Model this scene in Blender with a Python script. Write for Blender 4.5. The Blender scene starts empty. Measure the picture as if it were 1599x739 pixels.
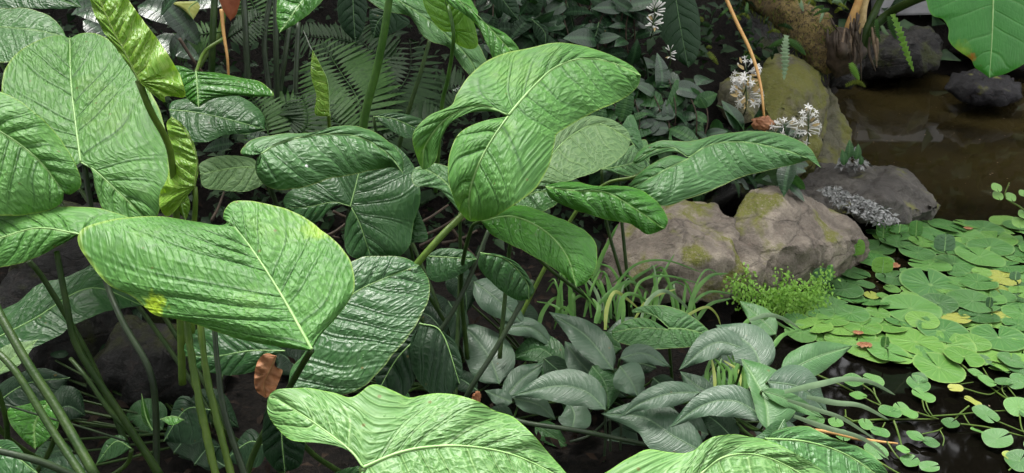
import bpy, bmesh, math, random
import numpy as np
from mathutils import Vector, Matrix, noise as mn
R = math.radians
rng = random.Random(11)
S = bpy.context.scene
COL = S.collection

# ---------------------------------------------------------------- camera, world, sun, exposure
CAM = Vector((0, 0, 1.25)); PITCH = R(24); F = 1250.0; CX, CY = 799.5, 369.5
cam_d = bpy.data.cameras.new('camera'); cam = bpy.data.objects.new('camera', cam_d); COL.objects.link(cam)
cam.location = CAM; cam.rotation_euler = (math.pi / 2 - PITCH, 0, 0)
cam_d.sensor_width = 36; cam_d.lens = 36 * F / 1599; cam_d.clip_end = 500; cam_d.clip_start = 0.05
S.camera = cam
SUN_EL, SUN_AZ = 62, 330          # azimuth: direction the light comes from, clockwise from +Y
W = bpy.data.worlds.new('World'); S.world = W; W.use_nodes = True
nt = W.node_tree; bg = nt.nodes['Background']
sky = nt.nodes.new('ShaderNodeTexSky'); sky.sky_type = 'NISHITA'; sky.sun_disc = False
sky.sun_elevation = R(SUN_EL); sky.sun_rotation = R(SUN_AZ); sky.air_density = 1.0; sky.dust_density = 4.0
sky.ozone_density = 1.0
hsv = nt.nodes.new('ShaderNodeHueSaturation'); hsv.inputs['Saturation'].default_value = 0.35   # cloud-whitened sky
nt.links.new(sky.outputs[0], hsv.inputs['Color'])
mxw = nt.nodes.new('ShaderNodeMix'); mxw.data_type = 'RGBA'; mxw.inputs[0].default_value = .55; mxw.inputs[7].default_value = (8.0, 7.9, 7.7, 1)   # thin even cloud
nt.links.new(hsv.outputs[0], mxw.inputs[6]); nt.links.new(mxw.outputs[2], bg.inputs['Color'])
bg.inputs['Strength'].default_value = 0.085
sl = bpy.data.lights.new('sun', 'SUN'); so = bpy.data.objects.new('sun', sl); COL.objects.link(so)
sl.energy = 4.6; sl.angle = R(32); sl.color = (1.0, 0.98, 0.93)
sd_ = Vector((math.sin(R(SUN_AZ)) * math.cos(R(SUN_EL)), math.cos(R(SUN_AZ)) * math.cos(R(SUN_EL)), math.sin(R(SUN_EL))))
so.rotation_euler = sd_.to_track_quat('Z', 'Y').to_euler()
S.view_settings.view_transform = 'Standard'; S.view_settings.look = 'None'
S.view_settings.exposure = 2.05; S.view_settings.gamma = 1.0; S.view_settings.use_curve_mapping = False
S.cycles.max_bounces = 8; S.cycles.transparent_max_bounces = 8

# ---------------------------------------------------------------- pixel <-> world
fw = np.array([0, math.cos(PITCH), -math.sin(PITCH)]); up_ = np.array([0, math.sin(PITCH), math.cos(PITCH)]); rt = np.array([1.0, 0, 0])
C0 = np.array(CAM)
def rays(p):
    p = np.asarray(p, float)
    return fw + rt * ((p[..., 0:1] - CX) / F) + up_ * ((CY - p[..., 1:2]) / F)
def P(x, y, d): return C0 + rays((x, y)) * d
def onz(x, y, z=0.0):
    r = rays((x, y)); return C0 + r * ((z - C0[2]) / r[2])
def V(a): return Vector((float(a[0]), float(a[1]), float(a[2])))

# ---------------------------------------------------------------- object helpers
def tag(o, label=None, cat=None, group=None, kind=None):
    if label: o['label'] = label
    if cat: o['category'] = cat
    if group: o['group'] = group
    if kind: o['kind'] = kind
    return o
def empty(name, loc, label, cat, group=None):
    o = bpy.data.objects.new(name, None); o.empty_display_size = .05; COL.objects.link(o); o.location = V(loc)
    o['wl'] = [float(c) for c in loc]
    return tag(o, label, cat, group)
def wl(o): return np.array(o['wl'])
def mesh(name, verts, faces, mat, smooth=True, vein=None):
    me = bpy.data.meshes.new(name); me.from_pydata([tuple(v) for v in np.asarray(verts).tolist()], [], faces)
    if smooth: me.polygons.foreach_set('use_smooth', [True] * len(me.polygons))
    if vein is not None:
        a = me.attributes.new('vein', 'FLOAT_VECTOR', 'POINT'); a.data.foreach_set('vector', np.asarray(vein, np.float32).ravel())
    me.materials.append(mat); me.update(); return me
def put(name, me, parent=None, world=(0, 0, 0), label=None):
    """link a mesh whose verts are relative to the world point `world`"""
    o = bpy.data.objects.new(name, me); COL.objects.link(o)
    w = np.asarray(world, float)
    if parent is not None:
        o.parent = parent; o.location = V(w - wl(parent))
    else: o.location = V(w)
    o['wl'] = [float(c) for c in w]
    if label: o['label'] = label
    return o

# ---------------------------------------------------------------- materials
class NT:
    def __init__(s, name):
        s.m = bpy.data.materials.new(name); s.m.use_nodes = True; s.t = s.m.node_tree; s.n = s.t.nodes; s.l = s.t.links
        s.b = s.n['Principled BSDF']; s.out = s.n['Material Output']
    def node(s, ty, **k):
        nd = s.n.new(ty)
        for a, b in k.items(): setattr(nd, a, b)
        return nd
    def set(s, nd, key, val):
        if isinstance(val, bpy.types.NodeSocket): s.l.new(val, nd.inputs[key])
        else: nd.inputs[key].default_value = val
    def math(s, op, a, b=0.0, c=0.0, clamp=False):
        nd = s.node('ShaderNodeMath', operation=op, use_clamp=clamp)
        for i, v in enumerate((a, b, c)): s.set(nd, i, v)
        return nd.outputs[0]
    def noise(s, vec, scale, detail=4, rough=.55, dist=0.0):
        nd = s.node('ShaderNodeTexNoise'); s.set(nd, 'Scale', scale); s.set(nd, 'Detail', detail); s.set(nd, 'Roughness', rough); s.set(nd, 'Distortion', dist)
        s.l.new(vec, nd.inputs['Vector']); return nd.outputs['Fac']
    def vor(s, vec, scale, feature='F1', out='Distance', rnd=1.0):
        nd = s.node('ShaderNodeTexVoronoi', feature=feature); s.set(nd, 'Scale', scale); s.set(nd, 'Randomness', rnd)
        s.l.new(vec, nd.inputs['Vector']); return nd.outputs[out]
    def ramp(s, fac, stops, interp='LINEAR'):
        nd = s.node('ShaderNodeValToRGB'); s.l.new(fac, nd.inputs[0]); cr = nd.color_ramp; cr.interpolation = interp
        while len(cr.elements) < len(stops): cr.elements.new(.5)
        for e, (p, c) in zip(cr.elements, stops):
            e.position = p; e.color = tuple(c) + (1,) if len(c) == 3 else c
        return nd.outputs[0]
    def mix(s, f, a, b):
        nd = s.node('ShaderNodeMix', data_type='RGBA'); s.set(nd, 0, f)
        for k, v in ((6, a), (7, b)):
            if isinstance(v, bpy.types.NodeSocket): s.l.new(v, nd.inputs[k])
            else: nd.inputs[k].default_value = tuple(v) + (1,)
        return nd.outputs[2]
    def sm(s, x, lo, hi):
        nd = s.node('ShaderNodeMapRange', interpolation_type='SMOOTHSTEP'); s.set(nd, 0, x); nd.inputs[1].default_value = lo; nd.inputs[2].default_value = hi
        return nd.outputs[0]
    def bump(s, h, strength, dist, prev=None):
        nd = s.node('ShaderNodeBump'); s.set(nd, 'Strength', strength); s.set(nd, 'Distance', dist); s.l.new(h, nd.inputs['Height'])
        if prev is not None: s.l.new(prev, nd.inputs['Normal'])
        return nd.outputs[0]
    def obj(s): return s.node('ShaderNodeTexCoord').outputs['Object']
    def rnd(s): return s.node('ShaderNodeObjectInfo').outputs['Random']

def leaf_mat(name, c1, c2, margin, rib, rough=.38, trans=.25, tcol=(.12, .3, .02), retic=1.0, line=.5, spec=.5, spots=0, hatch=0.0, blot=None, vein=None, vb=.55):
    s = NT(name)
    at = s.node('ShaderNodeAttribute', attribute_name='vein'); sp = s.node('ShaderNodeSeparateXYZ'); s.l.new(at.outputs['Vector'], sp.inputs[0])
    phi, v, w = sp.outputs
    O = s.obj(); rn = s.rnd()
    big = s.noise(O, 14, 3); sml = s.noise(O, 90, 3)
    cb = s.node('ShaderNodeCombineXYZ'); s.set(cb, 0, s.math('MULTIPLY', phi, 2.1)); s.set(cb, 1, s.math('MULTIPLY', w, 85.0)); s.set(cb, 2, rn)
    # cross veins: a warped cell net whose rows follow the side veins
    net = s.vor(cb.outputs[0], 1.0, 'DISTANCE_TO_EDGE')
    cb2 = s.node('ShaderNodeCombineXYZ'); s.set(cb2, 0, s.math('MULTIPLY', phi, 6)); s.set(cb2, 1, s.math('MULTIPLY', w, 240.0)); s.set(cb2, 2, rn)
    net2 = s.vor(cb2.outputs[0], 1.0, 'DISTANCE_TO_EDGE')
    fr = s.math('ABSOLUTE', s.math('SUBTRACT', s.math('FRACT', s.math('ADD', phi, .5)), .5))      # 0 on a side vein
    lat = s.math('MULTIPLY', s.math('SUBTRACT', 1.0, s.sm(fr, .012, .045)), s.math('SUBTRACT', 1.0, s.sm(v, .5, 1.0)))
    f = s.math('MULTIPLY_ADD', sml, .45, s.math('MULTIPLY', big, .75)); f = s.math('ADD', f, s.math('MULTIPLY_ADD', rn, .3, -.3))
    col = s.mix(s.sm(f, .25, .75), c1, c2)
    if blot: col = s.mix(s.math('MULTIPLY', s.sm(s.noise(O, 9, 3), .56, .7), .35), col, blot)
    edge = s.sm(v, .965, 1.0)
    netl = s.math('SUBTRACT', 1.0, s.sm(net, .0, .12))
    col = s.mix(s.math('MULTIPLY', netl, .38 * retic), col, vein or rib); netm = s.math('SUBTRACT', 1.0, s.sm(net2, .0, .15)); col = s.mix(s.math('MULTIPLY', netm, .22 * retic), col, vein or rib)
    col = s.mix(s.math('MULTIPLY', lat, line), col, vein or rib)  # dark vein colours also paint shade into the creases
    mid = s.math('SUBTRACT', 1.0, s.sm(w, .0008, .0035))
    col = s.mix(s.math('MULTIPLY', mid, .8), col, rib)
    col = s.mix(s.math('MULTIPLY', edge, .55), col, margin)
    vs = s.vor(O, 30, 'F1'); sk = s.math('MULTIPLY', s.math('SUBTRACT', 1.0, s.sm(vs, .05, .11)), s.sm(s.noise(O, 11, 2), .5, .56)); col = s.mix(s.math('MULTIPLY', sk, .75), col, (.10, .07, .015))     # brown flecks
    s.l.new(col, s.b.inputs['Base Color'])
    s.l.new(s.math('MULTIPLY_ADD', s.noise(O, 60, 3), .3, rough - .15), s.b.inputs['Roughness'])
    s.b.inputs['Specular IOR Level'].default_value = spec
    nb = s.bump(s.sm(net, 0, .3), .5 * retic, .0025)
    nb = s.bump(s.sm(net2, 0, .5), .4 * retic, .0006, nb); fr3 = s.math('ABSOLUTE', s.math('SUBTRACT', s.math('FRACT', s.math('MULTIPLY_ADD', phi, 3.0, s.math('MULTIPLY', s.noise(O, 20, 2), .25))), .5)); nb = s.bump(s.sm(fr3, .0, .22), .3 * min(1, retic), .0018, nb)
    nb = s.bump(s.math('MULTIPLY', s.sm(fr, .0, .12), s.math('SUBTRACT', 1.15, v)), vb, .009, nb)
    if hatch:
        fh = s.math('ABSOLUTE', s.math('SUBTRACT', s.math('FRACT', s.math('MULTIPLY', phi, 3.0)), .5)); nb = s.bump(fh, hatch, .0012, nb)
    nb = s.bump(s.noise(O, 160, 3), .25, .0008, nb)
    drops = s.vor(O, 95, 'F1'); dr = s.math('MULTIPLY', s.math('SUBTRACT', 1.0, s.sm(drops, .08, .2)), s.sm(s.noise(O, 25, 2), .55, .62))
    nb = s.bump(dr, .5 if spots else .15, .0012, nb)
    s.l.new(nb, s.b.inputs['Normal'])
    tr = s.node('ShaderNodeBsdfTranslucent'); s.l.new(nb, tr.inputs['Normal']); tr.inputs[0].default_value = tcol + (1,)
    mx = s.node('ShaderNodeMixShader'); mx.inputs[0].default_value = trans
    s.l.new(s.b.outputs[0], mx.inputs[1]); s.l.new(tr.outputs[0], mx.inputs[2]); s.l.new(mx.outputs[0], s.out.inputs[0])
    return s.m
M = {}
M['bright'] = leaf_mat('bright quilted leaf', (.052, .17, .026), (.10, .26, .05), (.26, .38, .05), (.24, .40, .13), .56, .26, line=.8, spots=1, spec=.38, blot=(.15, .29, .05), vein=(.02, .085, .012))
M['soft'] = leaf_mat('pale green wavy leaf', (.05, .14, .028), (.08, .195, .048), (.17, .36, .03), (.2, .34, .12), .5, .22, line=.7, spots=1, retic=.9, spec=.4)
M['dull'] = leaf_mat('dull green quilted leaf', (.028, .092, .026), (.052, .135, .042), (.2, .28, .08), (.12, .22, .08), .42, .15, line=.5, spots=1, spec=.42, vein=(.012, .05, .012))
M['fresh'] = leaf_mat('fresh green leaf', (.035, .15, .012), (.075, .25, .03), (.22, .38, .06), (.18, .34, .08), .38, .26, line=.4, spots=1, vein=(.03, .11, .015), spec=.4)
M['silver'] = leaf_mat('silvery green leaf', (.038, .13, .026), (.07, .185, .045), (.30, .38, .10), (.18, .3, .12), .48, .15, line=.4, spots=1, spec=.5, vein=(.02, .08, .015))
M['pale'] = leaf_mat('pale matt leaf', (.075, .15, .055), (.12, .20, .085), (.2, .3, .1), (.2, .32, .12), .55, .18, retic=.8, line=.4, spec=.3)
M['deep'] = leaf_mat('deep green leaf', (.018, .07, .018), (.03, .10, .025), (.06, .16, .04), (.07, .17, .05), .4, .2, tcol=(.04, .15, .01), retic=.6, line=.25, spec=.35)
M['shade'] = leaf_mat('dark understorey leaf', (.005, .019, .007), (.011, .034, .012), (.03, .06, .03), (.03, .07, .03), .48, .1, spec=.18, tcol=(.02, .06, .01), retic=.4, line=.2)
M['lime'] = leaf_mat('new lime leaf', (.075, .20, .010), (.135, .29, .018), (.28, .36, .06), (.26, .36, .07), .42, .32, tcol=(.2, .38, .015), retic=1.0, line=.6, spec=.32)
M['under'] = leaf_mat('leaf underside', (.09, .24, .015), (.13, .32, .02), (.2, .36, .05), (.05, .16, .02), .5, .5, tcol=(.3, .6, .03), retic=.6, line=.6)
M['peace'] = leaf_mat('grey green lance leaf', (.03, .072, .036), (.05, .10, .053), (.06, .11, .06), (.10, .17, .095), .44, .12, tcol=(.05, .15, .03), retic=.1, line=.2, hatch=.7, spec=.55, vb=.3)
M['peace_bright'] = leaf_mat('mid green lance leaf', (.04, .115, .035), (.065, .16, .05), (.12, .2, .07), (.17, .3, .12), .42, .2, retic=.12, line=.12, hatch=.55, vb=.3, spec=.4)
M['taro'] = leaf_mat('smooth taro leaf', (.025, .17, .02), (.045, .23, .035), (.13, .32, .03), (.11, .30, .08), .4, .4, tcol=(.10, .42, .03), retic=.35, line=.7, vb=.3, spec=.4)
M['vine'] = leaf_mat('small glossy shrub leaf', (.008, .028, .011), (.02, .052, .02), (.03, .07, .03), (.04, .10, .04), .3, .1, tcol=(.03, .1, .01), retic=.15, line=.12, vb=.2)

def plain(name, c1, c2, scale=20, rough=.5, bump=.3, bd=.002, spec=.4, trans=0, extra=None, detail=5):
    s = NT(name); O = s.obj()
    f = s.sm(s.noise(O, scale, detail, .6), .32, .68)
    s.l.new(s.mix(f, c1, c2), s.b.inputs['Base Color']); s.b.inputs['Roughness'].default_value = rough; s.b.inputs['Specular IOR Level'].default_value = spec
    s.l.new(s.bump(s.noise(O, scale * 4, 5, .65), bump, bd), s.b.inputs['Normal'])
    if trans:
        tr = s.node('ShaderNodeBsdfTranslucent'); tr.inputs[0].default_value = tuple(c2) + (1,)
        mx = s.node('ShaderNodeMixShader'); mx.inputs[0].default_value = trans
        s.l.new(s.b.outputs[0], mx.inputs[1]); s.l.new(tr.outputs[0], mx.inputs[2]); s.l.new(mx.outputs[0], s.out.inputs[0])
    return s.m
M['rib'] = plain('leaf rib', (.16, .30, .09), (.24, .40, .14), 30, .45)
M['rib_dark'] = plain('dark leaf rib', (.05, .12, .04), (.09, .17, .06), 30, .45)
M['petiole'] = plain('green petiole', (.012, .034, .005), (.028, .055, .010), 25, .45, .6, spec=.25)
M['petiole_mid'] = plain('mid green petiole', (.03, .085, .012), (.055, .13, .02), 25, .45, .6, spec=.3)
M['petiole_lime'] = plain('yellow green petiole', (.05, .10, .010), (.085, .14, .02), 25, .45, .6, spec=.3)
M['petiole_dark'] = plain('dark petiole', (.010, .022, .008), (.022, .04, .014), 25, .45, .4)
M['stem_brown'] = plain('brown stem', (.025, .017, .010), (.06, .04, .025), 40, .75, .6)
M['root_tan'] = plain('tan root', (.10, .07, .045), (.2, .14, .09), 40, .75, .6)
M['litter'] = plain('dead litter', (.006, .004, .003), (.02, .012, .007), 40, .85, .6, spec=.15)
M['cane'] = plain('orange stalk', (.42, .22, .07), (.5, .3, .1), 30, .5)
M['dead'] = plain('dead leaf', (.22, .08, .03), (.42, .2, .1), 30, .5, .6, .004, trans=.2)
M['spathe'] = plain('red brown spathe', (.2, .05, .02), (.3, .09, .04), 20, .5)
M['yellowleaf'] = plain('yellowing leaf', (.3, .33, .06), (.4, .42, .12), 40, .5, trans=.3)
M['petal'] = plain('white petal', (.72, .72, .69), (.82, .81, .78), 60, .5, .1, trans=.25)
M['bract'] = plain('tan bract', (.35, .25, .10), (.5, .38, .18), 60, .6)
M['fern'] = plain('fern green', (.022, .065, .012), (.045, .11, .022), 15, .55, .3, .001, spec=.2, trans=.2)
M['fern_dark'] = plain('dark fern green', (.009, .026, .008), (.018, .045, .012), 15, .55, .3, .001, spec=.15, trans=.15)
M['maiden'] = plain('bright small fern', (.10, .26, .02), (.2, .38, .05), 25, .5, .2, .001, trans=.35)
M['grass'] = plain('strap leaf green', (.05, .15, .025), (.11, .25, .05), 20, .4, .2, .001, trans=.25)
M['grass_pale'] = plain('pale strap leaf', (.12, .2, .10), (.2, .3, .16), 20, .4, .2, .001, trans=.25)
M['variegated'] = plain('variegated strap leaf', (.25, .35, .05), (.4, .45, .15), 30, .4, .2, .001, trans=.25)
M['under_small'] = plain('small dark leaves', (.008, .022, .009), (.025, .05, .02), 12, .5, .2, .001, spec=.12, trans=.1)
M['whitefoliage'] = plain('grey white small leaves', (.10, .11, .10), (.28, .28, .28), 60, .6, .2, .001)
M['ledge'] = plain('pale stone ledge', (.18, .18, .19), (.26, .26, .27), 8, .7)
M['moss'] = plain('moss', (.06, .10, .01), (.16, .2, .02), 60, .9, 1, .006, trans=.1)

def rock_mat(name, c1, c2, c3, moss=.5, mossc=(.09, .11, .012), mossc2=(.16, .15, .03), rough=.75, crack=.4, speck=.45, spec=.35):
    s = NT(name); O = s.obj()
    n1 = s.noise(O, 5, 6, .65, .4); n2 = s.noise(O, 26, 6, .7); n3 = s.noise(O, 120, 4, .7)
    col = s.mix(s.sm(n1, .4, .62), c1, c2); col = s.mix(s.math('MULTIPLY', s.sm(n2, .5, .68), .8), col, c3)
    col = s.mix(s.math('MULTIPLY', s.sm(n3, .58, .72), speck), col, (.42, .38, .34))
    mp = s.node('ShaderNodeMapping'); mp.inputs['Scale'].default_value = (1, 1, 3); mp.inputs['Rotation'].default_value = (.4, .5, .3); s.l.new(O, mp.inputs[0])
    st = s.noise(mp.outputs[0], 14, 6, .7, 1.2); col = s.mix(s.math('MULTIPLY', s.sm(st, .58, .75), .6), col, (.05, .035, .03))
    wv_ = s.node('ShaderNodeVectorMath', operation='MULTIPLY_ADD'); nn_ = s.node('ShaderNodeTexNoise'); s.set(nn_, 'Scale', 6.0); s.l.new(O, nn_.inputs['Vector'])
    s.l.new(nn_.outputs['Color'], wv_.inputs[0]); wv_.inputs[1].default_value = (.16, .16, .16); s.l.new(mp.outputs[0], wv_.inputs[2])
    ck = s.vor(wv_.outputs[0], 2.6, 'DISTANCE_TO_EDGE'); ckm = s.math('SUBTRACT', 1.0, s.sm(ck, .0, .012)); col = s.mix(s.math('MULTIPLY', ckm, .75 * crack), col, (.03, .022, .018))
    g = s.node('ShaderNodeNewGeometry'); sz = s.node('ShaderNodeSeparateXYZ'); s.l.new(g.outputs['Normal'], sz.inputs[0])
    mf = s.math('ADD', s.noise(O, 4.5, 5, .6, .3), s.math('MULTIPLY', sz.outputs[2], .08))
    mm = s.sm(mf, .62 - moss * .25, .72 - moss * .25); mm = s.math('MULTIPLY', mm, s.sm(n3, .3, .5))
    col = s.mix(mm, col, s.mix(n2, mossc, mossc2))
    s.l.new(col, s.b.inputs['Base Color']); s.b.inputs['Specular IOR Level'].default_value = spec
    s.l.new(s.math('MULTIPLY_ADD', n2, .4, rough - .25), s.b.inputs['Roughness'])
    nb = s.bump(s.sm(ck, 0, .03), .8 * crack, .02); nb = s.bump(n2, .9, .02, nb); nb = s.bump(st, crack, .015, nb); nb = s.bump(n3, .6, .004, nb); s.l.new(nb, s.b.inputs['Normal'])
    return s.m
M['rock_tan'] = rock_mat('tan pond rock', (.12, .10, .08), (.28, .24, .19), (.17, .135, .11), .3, crack=.6, speck=.28)
M['rock_moss'] = rock_mat('mossy boulder', (.10, .095, .06), (.16, .145, .07), (.07, .07, .03), .55, (.07, .09, .012), (.17, .155, .03), speck=.12)
M['rock_grey'] = rock_mat('grey rock', (.05, .045, .04), (.10, .092, .08), (.045, .042, .04), .08, speck=.15)
M['rock_dark'] = rock_mat('dark wet rock', (.007, .007, .0065), (.018, .017, .016), (.01, .01, .01), .3, (.015, .02, .005), (.03, .035, .007), rough=.5, speck=.01, spec=.15)
M['rock_purple'] = rock_mat('wet lilac grey rock', (.006, .0057, .0065), (.018, .017, .020), (.006, .006, .006), .05, rough=.5, speck=.01, spec=.15)
M['rib_soft'] = plain('soft leaf rib', (.085, .15, .075), (.12, .20, .10), 30, .5)
s = NT('bed soil'); O = s.obj(); n1 = s.noise(O, 6, 8, .7); n2 = s.noise(O, 60, 6, .7)
s.l.new(s.mix(s.sm(n2, .4, .65), s.mix(s.sm(n1, .4, .6), (.0025, .002, .0018), (.006, .005, .0038)), (.011, .0085, .0065)), s.b.inputs['Base Color'])
s.b.inputs['Roughness'].default_value = .9; s.b.inputs['Specular IOR Level'].default_value = .15; s.l.new(s.bump(n2, .9, .02, s.bump(n1, .5, .05)), s.b.inputs['Normal']); M['soil'] = s.m
s = NT('murky pond water'); O = s.obj(); n1 = s.noise(O, 1.3, 4, .6)
sz_ = s.node('ShaderNodeSeparateXYZ'); s.l.new(O, sz_.inputs[0]); yy = s.sm(s.math('ADD', sz_.outputs[1], s.math('MULTIPLY', n1, 1.2)), 2.7, 3.9)     # silt cloud over the shallows
s.l.new(s.mix(s.math('MULTIPLY', yy, s.sm(n1, .2, .62)), (.003, .0026, .0018), (.024, .0185, .0065)), s.b.inputs['Base Color'])
s.b.inputs['Roughness'].default_value = .035; s.b.inputs['IOR'].default_value = 1.33
s.l.new(s.bump(s.noise(O, 7, 2), .012, .02), s.b.inputs['Normal']); M['water'] = s.m

def pad_mat(name, c1, c2, rim, rough=.38):
    s = NT(name); at = s.node('ShaderNodeAttribute', attribute_name='vein'); sp = s.node('ShaderNodeSeparateXYZ'); s.l.new(at.outputs['Vector'], sp.inputs[0])
    ang, r, _ = sp.outputs; O = s.obj(); rn = s.rnd()
    fr = s.math('ABSOLUTE', s.math('SUBTRACT', s.math('FRACT', ang), .5)); ln = s.math('MULTIPLY', s.sm(fr, .40, .5), s.math('SUBTRACT', 1.0, s.sm(r, .6, 1)))
    of = s.node('ShaderNodeVectorMath', operation='ADD'); s.l.new(O, of.inputs[0]); s.l.new(rn, of.inputs[1])
    nz = s.noise(of.outputs[0], 22, 5, .65); f = s.math('ADD', nz, s.math('MULTIPLY_ADD', rn, .9, -.45))
    col = s.mix(s.sm(f, .3, .7), c1, c2); col = s.mix(s.math('MULTIPLY', s.sm(r, .9, 1.0), .6), col, rim); col = s.mix(s.math('MULTIPLY', ln, .6), col, rim); col = s.mix(s.math('MULTIPLY', s.math('SUBTRACT', 1.0, s.sm(r, .02, .12)), .7), col, rim)
    spt = s.sm(s.noise(of.outputs[0], 130, 3, .6), .66, .72); col = s.mix(s.math('MULTIPLY', spt, .5), col, (.12, .09, .02))
    s.l.new(col, s.b.inputs['Base Color']); s.l.new(s.math('MULTIPLY_ADD', nz, .4, rough - .15), s.b.inputs['Roughness'])
    nb = s.bump(fr, .35, .0025); nb = s.bump(s.noise(O, 50, 4), .35, .003, nb); s.l.new(nb, s.b.inputs['Normal'])
    return s.m
M['pad'] = pad_mat('lily pad green', (.045, .15, .028), (.082, .215, .042), (.17, .30, .08))
M['pad_light'] = pad_mat('lily pad light green', (.075, .20, .028), (.12, .265, .042), (.21, .34, .08))
M['pad_yellow'] = pad_mat('lily pad yellow', (.20, .26, .03), (.30, .32, .06), (.32, .34, .1))
M['pad_deep'] = pad_mat('lily pad dark green', (.035, .11, .025), (.06, .16, .04), (.12, .22, .07), .3)

# ---------------------------------------------------------------- geometry helpers
def crs(pts, n):
    """Catmull-Rom through pts, n samples uniform by arc length"""
    p = np.asarray(pts, float)
    if len(p) == 2: return p[0] + (p[1] - p[0]) * np.linspace(0, 1, n)[:, None]
    q = np.vstack([2 * p[0] - p[1], p, 2 * p[-1] - p[-2]]); out = []
    t = np.linspace(0, 1, 17)[:-1, None]
    for i in range(1, len(q) - 2):
        a, b, c, d = q[i - 1], q[i], q[i + 1], q[i + 2]
        out.append(.5 * ((2 * b) + (c - a) * t + (2 * a - 5 * b + 4 * c - d) * t ** 2 + (3 * b - a - 3 * c + d) * t ** 3))
    out = np.vstack(out + [p[-1:]]); L = np.r_[0, np.cumsum(np.linalg.norm(np.diff(out[:, :], axis=0), axis=1))]
    u = np.linspace(0, L[-1], n); return np.stack([np.interp(u, L, out[:, k]) for k in range(out.shape[1])], 1)
def samp(c, u):
    x = np.clip(u, 0, 1) * (len(c) - 1); return np.stack([np.interp(x, np.arange(len(c)), c[:, k]) for k in range(c.shape[1])], 1)
def clen(c): return np.linalg.norm(np.diff(c, axis=0), axis=1).sum()
def tube(path, rad, sides=8, ref=(0, 0, 1), squash=1.0, warts=0):
    """verts, faces of a capped tube"""
    p = np.asarray(path, float); n = len(p); rad = np.broadcast_to(np.asarray(rad, float), (n,))
    t = np.gradient(p, axis=0); t /= np.linalg.norm(t, axis=1)[:, None] + 1e-9
    vs = []; prev = None
    for i in range(n):
        a = np.cross(t[i], ref) if prev is None else prev - t[i] * np.dot(prev, t[i])
        if np.linalg.norm(a) < 1e-4: a = np.cross(t[i], (1, .1, 0))
        a /= np.linalg.norm(a); b = np.cross(t[i], a); prev = a
        th = np.arange(sides) * 2 * math.pi / sides
        rr = rad[i] * (1 + (warts * np.array([rng.uniform(-1, 1) for _ in th]) if warts else 0))
        vs.append(p[i] + (np.cos(th) * rr)[:, None] * a + (np.sin(th) * rr * squash)[:, None] * b)
    vs = np.vstack(vs); fs = []
    for i in range(n - 1):
        for j in range(sides):
            a = i * sides + j; b = i * sides + (j + 1) % sides; fs.append((a, b, b + sides, a + sides))
    fs.append(tuple(range(sides))[::-1]); fs.append(tuple(range((n - 1) * sides, n * sides)))
    return vs, fs
def add_tube(name, path, rad, mat, parent, sides=8, n=None, label=None, warts=0):
    path = crs(path, n or max(8, 6 * len(path))); r = rad
    if not np.isscalar(rad): r = np.interp(np.linspace(0, 1, len(path)), np.linspace(0, 1, len(rad)), rad)
    v, f = tube(path, r, sides, warts=warts); o0 = path[0]
    return put(name, mesh(name, v - o0, f, mat), parent, o0, label)

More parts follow.
